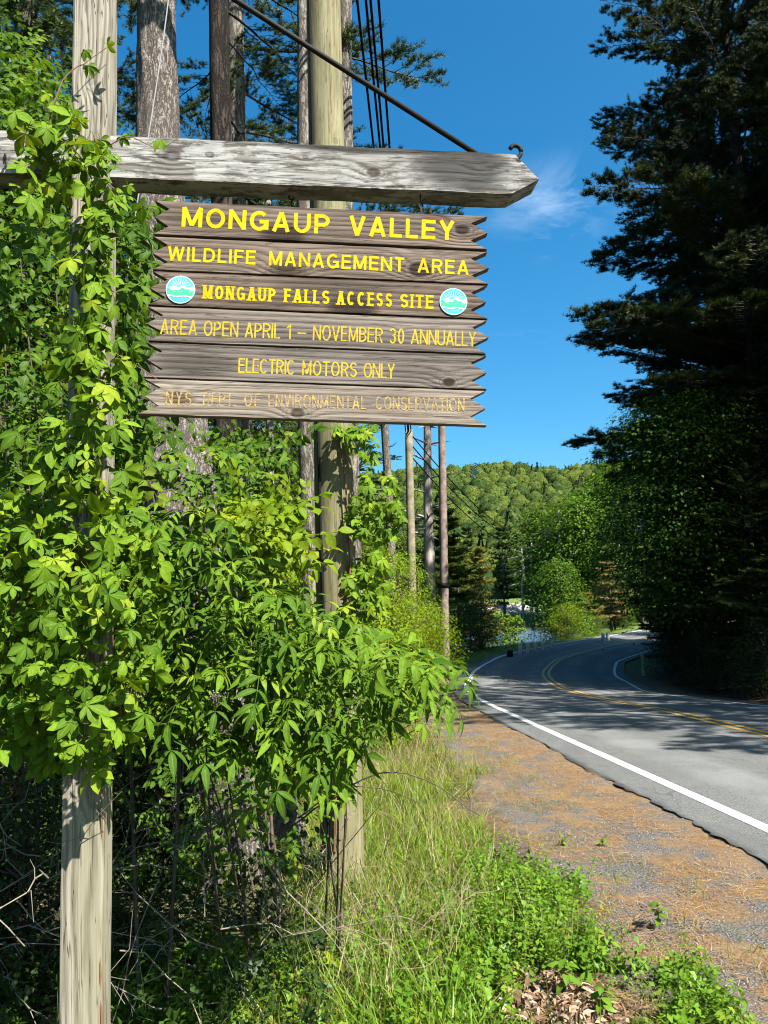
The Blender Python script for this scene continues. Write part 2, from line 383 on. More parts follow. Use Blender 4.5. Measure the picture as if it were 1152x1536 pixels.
floor_ = mix(t, n3.ramp(.35, .7), (.03, .024, .016), (.10, .075, .045)); floor_ = mix(t, n1.ramp(.5, .7, 0, .6), floor_, (.04, .07, .02))
c = mix(t, (n2 + (dn + 1.2) * .10).ramp(.42, .58), grav, need)
c = mix(t, (dn * -1).ramp(1.65, 2.0), c, soil)
c = mix(t, (dn * -1).ramp(2.0, 2.5, 0, .7), c, grs)
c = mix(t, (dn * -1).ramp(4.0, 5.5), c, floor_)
rgt = mix(t, n3.ramp(.4, .7), (.035, .024, .016), (.12, .075, .045))
c = mix(t, d.ramp(5.8, 6.6), c, rgt)
far_ = mix(t, n2.ramp(.4, .6), (.07, .13, .02), (.16, .22, .05))
c = mix(t, py_.ramp(26, 34), c, far_)
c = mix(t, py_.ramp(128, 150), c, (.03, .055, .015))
bank = mix(t, n2.ramp(.4, .6), (.42, .40, .37), (.26, .24, .21))
c = mix(t, py_.ramp(114, 115) * py_.ramp(119, 118), c, bank)
t.links.new(c, b.inputs['Base Color']); bump(t, b, pb * -.5 + n3 + n4 * .5, .7, .012); b.inputs['Roughness'].default_value = .95; b.inputs['Specular IOR Level'].default_value = .15
M['ground'] = m
ex = lambda a_, n_, s_: np.sinh(np.linspace(-1, 1, n_) * s_) / math.sinh(s_) * a_
xs = np.unique(np.round(np.concatenate([np.arange(-6, 14, .14), ex(900, 170, 6.0)]), 3)); ys = np.unique(np.round(np.concatenate([np.arange(.0, 24, .14), np.arange(24, 130, .8), np.arange(130, 540, 7), np.array([-600, -250, -120, -60, -30, -15, -8, -5, -3, -2, -1]), np.array([600, 700, 850, 1200, 1700])]), 3))
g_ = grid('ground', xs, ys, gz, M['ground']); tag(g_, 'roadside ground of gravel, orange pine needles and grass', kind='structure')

# road
m, t, b = new_mat('asphalt')
P_ = coord(t); v1 = voro(t, P_, 70); n1 = noise(t, P_, 120, 3, .85); n2 = noise(t, P_, 1.2, 5, .6); n3 = noise(t, coord(t, 'Object', (1, .12, 1)), 4, 4, .6)
c = mix(t, v1.ramp(.1, .8), (.27, .275, .262), (.10, .103, .10)); c = mix(t, n1.ramp(.42, .58, 0, .75), c, (.05, .052, .052)); c = mix(t, n1.ramp(.60, .66, 0, .8), c, (.42, .42, .40)); c = mix(t, n2.ramp(.4, .7, 0, .3), c, (.19, .195, .188)); c = mix(t, n3.ramp(.48, .7, 0, .3), c, (.08, .082, .09))
ck = voro(t, mix_vec(t, P_, 1.5, .5), .33, 'DISTANCE_TO_EDGE'); c = mix(t, ck.ramp(.0015, .004, .4, 0) * n2.ramp(.42, .55), c, (.03, .03, .032)); c = mix(t, noise(t, P_, 2.6, 3, .5).ramp(.66, .72, 0, .5), c, (.07, .07, .07))
ed = attr(t, 'edge'); trk = ((ed - .75).abs().ramp(.15, .45, 1, 0)._m('MAXIMUM', (ed - 2.2).abs().ramp(.15, .45, 1, 0)))._m('MAXIMUM', ((ed - 3.5).abs().ramp(.15, .45, 1, 0))._m('MAXIMUM', (ed - 4.7).abs().ramp(.15, .45, 1, 0)))
c = mix(t, trk * n2.ramp(.3, .6, .15, .5), c, (.25, .255, .25)); c = mix(t, noise(t, coord(t, 'Object', (1, .35, 1), (3, 1, 0)), .9, 3, .5).ramp(.60, .625, 0, .45), c, (.10, .10, .103))
e_ = attr(t, 'edge') + (noise(t, P_, 6, 5, .7) - .5) * .16
c = mix(t, (e_ * -1).ramp(.36, .47), c, (.045, .045, .047))
t.links.new(c, b.inputs['Base Color']); bump(t, b, v1 * -.6 + n1 * .4, .5, .006); b.inputs['Roughness'].default_value = .85; b.inputs['Specular IOR Level'].default_value = .25
M['asphalt'] = m
def strip(name, offs, y0, y1, dz, mat, step=.2, jag=0, thick=0):
    ys_ = np.arange(y0, y1, step); x_ = xl(ys_); cs = cosh_(ys_); sl_ = np.interp(ys_, _sy, _slope)
    nrm = np.stack([cs, -sl_ * cs], 1); rows = []
    for k, o in enumerate(offs):
        oo = o(ys_) if callable(o) else np.full(len(ys_), float(o))
        if jag and k == (1 if thick else 0): oo = oo + jag * (np.sin(ys_ * 5.1) * .5 + np.sin(ys_ * 13 + 1) * .3 + rng.normal(size=len(ys_)) * .35)
        if thick and k == 0: oo = offv
        if thick and k == 1: offv2 = oo
        px = x_ + nrm[:, 0] * oo; py = ys_ + nrm[:, 1] * oo
        z = zr(ys_) - smooth(12, 22, ys_) * .035 * np.clip(oo, 0, 6.5) + dz
        rows.append(np.stack([px, py, z, oo], 1))
    A = np.stack(rows, 1); n = len(offs); V = A[:, :, :3].reshape(-1, 3)
    i = (np.arange(len(ys_) - 1)[:, None] * n + np.arange(n - 1)[None]).ravel()
    Fc = np.concatenate([np.stack([i, i + 1, i + n + 1], 1), np.stack([i, i + n + 1, i + n], 1)])
    s_ = Soup(); s_.add(V, Fc, .5)
    if thick:
        E_ = A[:, 0, :3]; B_ = E_ - np.array([.02, 0, .10]); L_ = len(ys_); k = np.arange(L_ - 1)
        s_.add(np.vstack([E_, B_]), np.concatenate([np.stack([k, k + 1, k + L_ + 1], 1), np.stack([k, k + L_ + 1, k + L_], 1)]), .5)
    me = s_.mesh(name, mat, not thick)
    ev = np.concatenate([A[:, :, 3].ravel()] + ([A[:, 0, 3], A[:, 0, 3]] if thick else []))
    a_ = me.attributes.new('edge', 'FLOAT', 'POINT'); a_.data.foreach_set('value', ev.astype('f'))
    return link(name, me)
ROADW = lambda y: np.interp(y, [0, 12, 22, 28, 40, 60, 140], [5.3, 5.1, 4.95, 5.0, 5.4, 5.9, 6.2])
jg = lambda y: -.46 + .03 * np.sin(y * 1.3) + .012 * np.sin(y * 7.3 + 1) + .012 * np.sin(y * 23) + .012 * np.random.default_rng(3).normal(size=np.shape(y))
r_ = strip('road', [jg, -.2, 0, 1.5, 3, 4.5, lambda y: ROADW(y) + .35], -25, 130, 0.0, M['asphalt'], .07, thick=0)
tag(r_, 'grey two lane asphalt road bending right between the trees', kind='structure')
def paint(name, c1, c2):
    m, t, b = new_mat(name); n = noise(t, coord(t), 90, 5, .8); n2 = noise(t, coord(t), 2.5, 3)
    c = mix(t, n.ramp(.53, .62), c1, c2); c = mix(t, n2.ramp(.5, .8, 0, .35), c, c2)
    t.links.new(c, b.inputs['Base Color']); b.inputs['Roughness'].default_value = .6; return m
M['white_line'] = paint('white_road_paint', (.80, .80, .78), (.30, .30, .30)); M['yellow_line'] = paint('yellow_road_paint', (.60, .36, .06), (.24, .20, .13))
tag(strip('white_edge_line', [-.06, .06], -25, 130, .004, M['white_line'], .12), 'white edge line on the near side of the road', kind='structure')
YO = lambda y: np.interp(y, [0, 11, 14.5, 21, 25, 30, 37, 48, 140], [2.68, 2.78, 2.92, 2.85, 2.55, 2.6, 2.75, 2.85, 3.0])
tag(strip('yellow_centre_line', [lambda y: YO(y) - .15, lambda y: YO(y) - .05], -25, 130, .004, M['yellow_line'], .12), 'left stripe of the double yellow centre line', kind='structure')
tag(strip('yellow_centre_line', [lambda y: YO(y) + .05, lambda y: YO(y) + .15], -25, 130, .004, M['yellow_line'], .12), 'right stripe of the double yellow centre line', kind='structure')
tag(strip('far_edge_line', [lambda y: ROADW(y) - .05, lambda y: ROADW(y) + .05], -25, 130, .004, M['white_line'], .12), 'white edge line on the far side of the road', kind='structure')

# lake
m, t, b = new_mat('lake_water'); b.inputs['Base Color'].default_value = (.045, .10, .17, 1); b.inputs['Roughness'].default_value = .2; b.inputs['Specular IOR Level'].default_value = .4
bump(t, b, noise(t, coord(t, 'Object', (1, 1, 1)), .8, 3, .5), .22, .12); M['water'] = m
th = np.arange(48) * 2 * math.pi / 48; s_ = Soup(); s_.add(np.vstack([[(0, 0, 0)], np.stack([np.cos(th) * LAKE[2] * 1.25, np.sin(th) * LAKE[3] * 1.15, 0 * th], 1)]), [(0, i + 1, (i + 1) % 48 + 1) for i in range(48)])
o = s_.build('lake_water', M['water']); o.location = (LAKE[0], LAKE[1], -2.15); tag(o, 'blue lake water beyond the bend of the road', kind='structure')

# ------------------------------------------------------------------ sign: post, beam, brace
BY, BR = rad(5.69), rad(.74)
def frame(o, origin, yaw, roll):   # local x along the beam (right, receding), z up, y away from the viewer
    o.matrix_world = Matrix.Translation([float(c_) for c_ in origin]) @ Matrix.Rotation(yaw, 4, 'Z') @ Matrix.Rotation(roll, 4, 'Y')
def prism(outline, y0, y1, mat, name, parent, bev=.0):
    """outline in local x,z extruded from y0 (front) to y1"""
    import bmesh
    bm = bmesh.new(); vs = [bm.verts.new((p[0], y0, p[1])) for p in outline]; f = bm.faces.new(vs)
    r = bmesh.ops.extrude_face_region(bm, geom=[f])
    for v in [e for e in r['geom'] if isinstance(e, bmesh.types.BMVert)]: v.co.y = y1
    bmesh.ops.recalc_face_normals(bm, faces=bm.faces)
    if bev: bmesh.ops.bevel(bm, geom=[e for e in bm.edges], offset=bev, segments=2, affect='EDGES', clamp_overlap=True)
    bmesh.ops.triangulate(bm, faces=[f for f in bm.faces if len(f.verts) > 4])
    me = bpy.data.meshes.new(name); bm.to_mesh(me); bm.free(); me.materials.append(mat)
    return link(name, me, parent)
post_top = at(137, -420, 2.5); postx, posty = -1.03, 2.515
sign_frame = empty('sign_post', (postx, posty, gz(postx, posty)), 0, 'weathered wooden post with a cross beam ending in a point and a black iron brace', 'sign post')
kb = [(-.505, .01, .028, .45), (-.37, .022, .016, .5), (.235, -.02, .018, .7), (.655, .03, .022, .3), (-.02, .03, .012, .4)]
M['beam'] = wood_mat('beam_wood', (.27, .25, .225), (.085, .075, .066), kb, 30, 'X', .035, .9, 3.1, .42, [(.58, .02, .17, .10, (.07, .065, .06), .75), (.25, .075, .4, .018, (.05, .045, .04), .7)], .8, (.12, .11, .10))
M['post'] = wood_mat('post_wood', (.36, .33, .26), (.15, .125, .09), [(3.05 - .14, -.012, .022, .35), (3.05 - .13, .022, .014, .35), (1.0, .02, .02, .1), (3.5, .0, .02, .2)], 38, 'Z', .05, .9, 8.4, 0, [(.7, .03, .6, .05, (.42, .40, .24), .35)], .85, (.40, .36, .29))
# post: slightly leaning square timber
p = empty('x', (0, 0, 0)); bpy.data.objects.remove(p)
Wp = .131
def post_mesh():
    s_ = Soup(); zz = np.linspace(-.5, 4.9, 28); V = []
    for z in zz:
        for (a, b_) in ((-1, -1), (-1 + .12, -1.06), (1 - .12, -1.06), (1, -1), (1, 1), (-1, 1)):
            jx = .0012 * math.sin(z * 9 + a); V.append((a * Wp / 2 + jx, (b_ + 1) * .05 + .0, z))
    n = 6; f = []
    for i in range(len(zz) - 1):
        for j in range(n): a, b_ = i * n + j, i * n + (j + 1) % n; f += [(a, b_, b_ + n), (a, b_ + n, a + n)]
    k = (len(zz) - 1) * n
    for j in range(1, n - 1): f.append((k, k + j, k + j + 1))
    s_.add(V, f); return s_
post = post_mesh().build('post', M['post'])
pb0 = at(121, 1536, 2.515); pt0 = at(137.5, 0, 2.5); ax = Vector(pt0 - pb0).normalized()
rotm = Matrix.Rotation(BY * .9, 4, 'Z'); q = Vector((0, 0, 1)).rotation_difference(ax).to_matrix().to_4x4()
org = Vector(pb0) - ax * float(pb0[2] / ax.z)
bpy.context.view_layer.update()
def adopt(o, parent, mw):
    o.matrix_world = mw; o.parent = parent; o.matrix_parent_inverse = parent.matrix_world.inverted()
sign_frame.matrix_world = Matrix.Translation((float(org.x), float(org.y), float(gz(org.x, org.y))))
bpy.context.view_layer.update()
adopt(post, sign_frame, Matrix.Translation(org) @ q @ rotm)
# beam
bc = np.array([-.2407, 2.6014, 3.2161]); hw = .082
BMW = Matrix.Translation([float(c_) for c_ in bc]) @ Matrix.Rotation(BY, 4, 'Z') @ Matrix.Rotation(BR, 4, 'Y')
xo = []
for x in np.linspace(-1.75, .74, 60): xo.append((x, -hw + .0018 * math.sin(x * 17) + .001 * math.sin(x * 60)))
xo += [(.765, -hw + .002), (.872, -.018), (.782, hw - .004)]
for x in np.linspace(.74, -1.75, 60): xo.append((x, hw - .002 + .0016 * math.sin(x * 23) + .0012 * math.sin(x * 71)))
bo = prism(xo, 0, .105, M['beam'], 'beam', None); adopt(bo, sign_frame, BMW)
# the end is undercut: chamfer block darkened by its own shade, built as two short grooves and iron
def tube_part(name, pts, r, mat, parent, n=10, world=True):
    s_ = Soup(); v, f = tube(pts, r, n, True); s_.add(v, f); o = s_.build(name, mat, None, True)
    if parent is not None: o.parent = parent; o.matrix_parent_inverse = parent.matrix_world.inverted()
    return o
e0 = at(716, 232, 2.69); e1 = at(350, -2, 2.56); e2 = e0 + (e1 - e0) * 1.62
tube_part('brace_rod', np.array([e0, e1, e2]), .0105, M['iron'], sign_frame)
bl = lambda u, y, z: np.array(BMW @ Vector((u, y, z)))
hk = [bl(.55 + .0, .055, hw - .01), bl(.70, .055, hw + .004), bl(.770, .055, hw + .004), bl(.803, .055, hw + .014), bl(.822, .055, hw + .040), bl(.815, .055, hw + .064), bl(.793, .055, hw + .070), bl(.778, .055, hw + .056)]
tube_part('hook', spline(hk[1:], 4), .0085, M['iron'], sign_frame)
for uu in (-1.02, -1.26):
    tube_part('bolt', np.array([bl(uu + .25, -.012, .03), bl(uu + .25, .02, .03)]), .009, M['rust'], sign_frame, 6)

# ------------------------------------------------------------------ hanging sign
SY, SR = rad(3.34), rad(2.63); SK = .986; SCN = CAM + (np.array([-.2179, 2.6507, 2.6621]) - CAM) * SK; SW, SH = 1.252 * SK, .818 * SK
SMW = Matrix.Translation([float(c_) for c_ in SCN]) @ Matrix.Rotation(SY, 4, 'Z') @ Matrix.Rotation(SR, 4, 'Y')
SI = np.array(SMW.inverted())
def suv(px, py):
    d_ = ray(px, py); n = np.array(SMW.to_3x3() @ Vector((0, 1, 0))); tt = ((SCN - CAM) @ n) / (d_ @ n); P = CAM + d_ * tt
    l = SI @ np.append(P, 1); return l[0], l[2]
hang = empty('hanging_sign', SMW.translation, 0, 'hanging sign of six weathered grey planks with yellow capital lettering and two round emblems', 'sign')
hang.matrix_world = SMW; bpy.context.view_layer.update()

def arc(cx, cy, rx, ry, a0, a1, n): return [(cx + rx * math.cos(rad(a)), cy + ry * math.sin(rad(a))) for a in np.linspace(a0, a1, n)]
def glyph(ch, s, wide=1.0, slab=False):
    h = s / 2; n = 5 if slab else 13; W_ = lambda x: x * wide
    def bowl(x0, y0, y1, x1):
        ry = (y1 - y0) / 2; rx = min(x1 - x0, ry * 1.15)
        return [(x0, y1)] + arc(x1 - rx, (y0 + y1) / 2, rx, ry, 90, -90, n) + [(x0, y0)]
    if ch == 'I': w_ = s; P = [[(h, 0), (h, 1)]]
    elif ch == 'L': w_ = W_(.56); P = [[(h, 1), (h, 0)], [(h, h), (w_, h)]]
    elif ch == 'E': w_ = W_(.62); P = [[(h, 1), (h, 0)], [(h, h), (w_, h)], [(h, .52), (w_ * .94, .52)], [(h, 1 - h), (w_, 1 - h)]]
    elif ch == 'F': w_ = W_(.58); P = [[(h, 1), (h, 0)], [(h, .50), (w_ * .9, .50)], [(h, 1 - h), (w_, 1 - h)]]
    elif ch == 'T': w_ = W_(.64); P = [[(w_ / 2, 1), (w_ / 2, 0)], [(0, 1 - h), (w_, 1 - h)]]
    elif ch == 'A': w_ = W_(.76); P = [[(h, 0), (w_ / 2, 1)], [(w_ - h, 0), (w_ / 2, 1)], [(w_ * .25, .3), (w_ * .75, .3)]]
    elif ch == 'V': w_ = W_(.74); P = [[(h, 1), (w_ / 2, 0)], [(w_ - h, 1), (w_ / 2, 0)]]
    elif ch == 'W': w_ = W_(1.05); P = [[(h, 1), (w_ * .27, 0)], [(w_ * .27, 0), (w_ / 2, 1)], [(w_ / 2, 1), (w_ * .73, 0)], [(w_ * .73, 0), (w_ - h, 1)]]
    elif ch == 'M': w_ = W_(.86); P = [[(h, 1), (h, 0)], [(w_ - h, 1), (w_ - h, 0)], [(h, 1), (w_ / 2, .08)], [(w_ - h, 1), (w_ / 2, .08)]]
    elif ch == 'N': w_ = W_(.74); P = [[(h, 1), (h, 0)], [(w_ - h, 1), (w_ - h, 0)], [(h, .98), (w_ - h, .02)]]
    elif ch == 'Y': w_ = W_(.72); P = [[(h, 1), (w_ / 2, .44)], [(w_ - h, 1), (w_ / 2, .44)], [(w_ / 2, .48), (w_ / 2, 0)]]
    elif ch in 'O0': w_ = W_(.80 if ch == 'O' else .58); P = [arc(w_ / 2, .5, w_ / 2 - h, .5 - h + .01, 90 if not slab else 112.5, 450 if not slab else 472.5, 9 if slab else 29)]
    elif ch == 'C': w_ = W_(.76); P = [arc(w_ / 2, .5, w_ / 2 - h, .5 - h + .01, 42, 318, 2 * n)]
    elif ch == 'G': w_ = W_(.80); P = [arc(w_ / 2, .5, w_ / 2 - h, .5 - h + .01, 42, 345, 2 * n), [(w_ - h, .50), (w_ - h, .06)], [(w_ * .52, .46), (w_, .46)]]
    elif ch == 'U': w_ = W_(.72); r = w_ / 2 - h; P = [[(h, 1)] + arc(w_ / 2, r + h - .01, r, r, 180, 360, n) + [(w_ - h, 1)]]
    elif ch == 'P': w_ = W_(.66); P = [[(h, 1), (h, 0)], bowl(h, .44, 1 - h, w_ - h)]
    elif ch == 'R': w_ = W_(.70); P = [[(h, 1), (h, 0)], bowl(h, .48, 1 - h, w_ - h), [(w_ * .52, .48), (w_ - h * .8, 0)]]
    elif ch == 'B': w_ = W_(.68); P = [[(h, 1), (h, 0)], bowl(h, .53, 1 - h, w_ - h * 1.3), bowl(h, h, .53, w_ - h)]
    elif ch == 'D': w_ = W_(.74); P = [[(h, 1), (h, 0)], [(h, 1 - h)] + arc(w_ * .42, .5, w_ * .58 - h, .5 - h, 90, -90, n) + [(h, h)]]
    elif ch == 'S': w_ = W_(.66); r = .25 - h / 2; c1, c2 = 1 - h - r, h + r; P = [arc(w_ / 2, c1, w_ / 2 - h, r, 20, 270, n + 3)[:-1] + arc(w_ / 2, c2, w_ / 2 - h, r, 90, -160, n + 3)]
    elif ch == '1': w_ = W_(.40); P = [[(w_ - h, 1), (w_ - h, 0)], [(w_ - h, .93), (0.0, .74)]]
    elif ch == '3': w_ = W_(.60); P = [arc(w_ / 2, .75 - h / 2, w_ / 2 - h, .25 - h / 2, 160, -90, n)[:-1] + arc(w_ / 2, .25 + h / 2, w_ / 2 - h, .25, 90, -160, n)]
    elif ch == '-': w_ = W_(.60); P = [[(0, .42), (w_, .42)]]
    elif ch == '.': w_ = s; P = [[(h, 0), (h, s)]]
    else: w_ = W_(.34); P = []
    if slab:
        ex_ = []
        for l in P:
            for e, k in ((l[0], l[1]), (l[-1], l[-2])):
                if e[1] in (0, 1) and abs(e[0] - k[0]) < .5 * abs(e[1] - k[1]):
                    yy = .28 * s if e[1] == 0 else 1 - .28 * s
                    ex_.append(('s', [(e[0] - s * .92, yy), (e[0] + s * .92, yy)]))
        P = P + ex_
    return w_, P
def ribbon(P, s, z0, S_, closed=False):
    P = np.array(P, float); closed = np.allclose(P[0], P[-1])
    T = np.diff(P, axis=0); T /= np.linalg.norm(T, axis=1)[:, None] + 1e-9; Nn = np.stack([-T[:, 1], T[:, 0]], 1)
    nn = np.zeros_like(P); sc_ = np.ones(len(P)); nn[0] = Nn[0]; nn[-1] = Nn[-1]
    for i in range(1, len(P) - 1):
        a = Nn[i - 1] + Nn[i]; a /= np.linalg.norm(a); nn[i] = a; sc_[i] = min(1.6, 1 / max(.5, a @ Nn[i]))
    if closed:
        a = Nn[0] + Nn[-1]; a /= np.linalg.norm(a); nn[0] = nn[-1] = a; sc_[0] = sc_[-1] = 1 / (a @ Nn[0])
    L = P + nn * (s / 2 * sc_)[:, None]; R_ = P - nn * (s / 2 * sc_)[:, None]; k = len(P)
    return L, R_
def lettering(words, hgt_px, s, slab=False, depth=.003, gap=.17):
    """words = (text, x_left_px, y_base_px, x_right_px, y_base_px); returns Soup in sign-local coordinates"""
    out_ = []
    for (txt, xa, ya, xb, yb) in words:
        A = np.array(suv(xa, ya)); B = np.array(suv(xb, yb)); top = np.array(suv(xa, ya - hgt_px)); H_ = abs(top[1] - A[1])
        gs = [glyph(ch, s, 1.0, slab) for ch in txt]; tot = sum(g[0] for g in gs) + gap * (len(gs) - 1)
        L_ = np.linalg.norm(B - A) / H_
        # horizontal stretch of positions so the word spans its width; stroke width kept
        k = (L_ - gap * (len(gs) - 1)) / (tot - gap * (len(gs) - 1)); g2 = gap
        if len(gs) > 1 and not .7 < k < 1.4: k = min(max(k, .7), 1.4)
        gs = [glyph(ch, s, (k if ch not in 'I.' else 1), slab) for ch in txt]
        tw = sum(g[0] for g in gs); g2 = (L_ - tw) / max(1, len(gs) - 1) if len(gs) > 1 else 0
        e = (B - A) / np.linalg.norm(B - A); up = np.array([-e[1], e[0]]); x = 0; q = 0
        for (w_, Ps) in gs:
            S_ = Soup(); out_.append(S_)
            for l in Ps:
                ss = s
                if l[0] == 's': l = l[1]; ss = s * .56
                l = [(a, min(max(b_, -.02), 1.02)) for a, b_ in l]
                Lr, Rr = ribbon(l, ss, 0, None); q += 1; zt = depth + .00006 * (q % 9)
                def loc(Q): return (A + np.outer((Q[:, 0] + x) * H_, e) + np.outer(Q[:, 1] * H_, up))
                a_, b_ = loc(Lr), loc(Rr); n_ = len(a_)
                V = [(p_[0], -zt, p_[1]) for p_ in a_] + [(p_[0], -zt, p_[1]) for p_ in b_] + [(p_[0], .0005, p_[1]) for p_ in a_] + [(p_[0], .0005, p_[1]) for p_ in b_]
                f = []
                for i in range(n_ - 1):
                    f += [(i, i + 1, n_ + i + 1), (i, n_ + i + 1, n_ + i)]
                    f += [(i, 2 * n_ + i, 2 * n_ + i + 1), (i, 2 * n_ + i + 1, i + 1), (n_ + i, n_ + i + 1, 3 * n_ + i + 1), (n_ + i, 3 * n_ + i + 1, 3 * n_ + i)]
                f += [(0, n_, 3 * n_), (0, 3 * n_, 2 * n_), (n_ - 1, 3 * n_ - 1, 4 * n_ - 1), (n_ - 1, 4 * n_ - 1, 2 * n_ - 1)]
                S_.add(V, f, random.random())
            x += w_ + g2
    return out_
def letter_mat(name, c, wear, under=(.16, .12, .09)):
    m, t, b = new_mat(name); P = coord(t, 'Object', (1, 1, 1)); n = noise(t, P, 55, 6, .7); n2 = noise(t, coord(t, 'Object', (12, 1, 220)), 1, 4, .6); n3 = noise(t, P, 9, 3)
    f = (n * .6 + n2 * .4).ramp(wear - .05, wear + .05)
    cc = mix(t, n3.ramp(.35, .7), c, tuple(q * .82 for q in c)); cc = mix(t, f, cc, under)
    t.links.new(cc, b.inputs['Base Color']); b.inputs['Roughness'].default_value = .75; b.inputs['Specular IOR Level'].default_value = .1; return m
M['yellow1'] = letter_mat('yellow_paint', (.66, .47, .003), .60, (.12, .07, .04))
M['yellow2'] = letter_mat('aged_yellow_paint', (.60, .42, .03), .57, (.12, .08, .05))
M['yellow3'] = letter_mat('flaking_orange_paint', (.60, .40, .09), .485, (.25, .19, .14))

rows = [  # baseline y is interpolated along each row: (y at xa, xa, y at xb, xb), letters height, stroke, slab, words
    ((340, 272, 361, 680), 29.5, .19, False, [('MONGAUP', 272, 494), ('VALLEY', 523, 682)], 'yellow1'),
    ((391, 253, 412.5, 701), 21.5, .165, False, [('WILDLIFE', 251, 383), ('MANAGEMENT', 403, 606), ('AREA', 626, 703)], 'yellow1'),
    ((448, 304, 463.5, 649), 20.5, .175, True, [('MONGAUP', 304, 413), ('FALLS', 426, 494), ('ACCESS', 505, 588), ('SITE', 600, 650)], 'yellow1'),
    ((501, 242, 520, 714), 22.5, .10, False, [('AREA', 240, 295), ('OPEN', 305, 357), ('APRIL', 367, 420), ('1', 430, 436), ('-', 446, 459), ('NOVEMBER', 469, 574), ('30', 584, 606), ('ANNUALLY', 616, 714)], 'yellow2'),
    ((559, 357, 568, 591), 22, .105, False, [('ELECTRIC', 357, 442), ('MOTORS', 453, 535), ('ONLY', 545, 592)], 'yellow2'),
    ((607, 246, 617.5, 698), 20, .115, False, [('N.Y.S.', 248, 290), ('DEPT.', 304, 353), ('OF', 366, 390), ('ENVIRONMENTAL', 402, 549), ('CONSERVATION', 563, 697)], 'yellow3')]
knots_px = [[(693, 345, .020, .95)], [(428, 405, .024, .9), (630, 404, .026, .95)], [], [(600, 495, .008, .2)], [(673, 573, .016, .9)], [(446, 620, .017, .7), (265, 590, .008, .6)]]
stains = [[(425, 352, .075, .04, (.05, .028, .018), .9), (452, 305, .05, .02, (.16, .06, .03), .6), (655, 328, .05, .02, (.16, .05, .02), .5), (310, 330, .18, .02, (.07, .055, .045), .5)],
          [(430, 408, .07, .03, (.08, .05, .03), .6)], [(528, 462, .085, .045, (.05, .03, .022), .85), (500, 430, .2, .03, (.09, .07, .055), .5)], [(430, 505, .4, .03, (.12, .10, .085), .4)], [(300, 548, .14, .04, (.07, .06, .05), .5), (620, 560, .10, .03, (.09, .07, .06), .4)], [(270, 598, .05, .02, (.14, .07, .03), .6)]]
tones = [((.235, .178, .140), (.085, .058, .044)), ((.27, .208, .162), (.10, .070, .054)), ((.215, .158, .122), (.075, .050, .038)), ((.27, .225, .188), (.10, .078, .064)), ((.245, .208, .178), (.085, .068, .058)), ((.38, .32, .26), (.14, .105, .08))]
gapz = [.0, .006, .003, .003, .003, .002]
ph = SH / 6; ztop = SH / 2
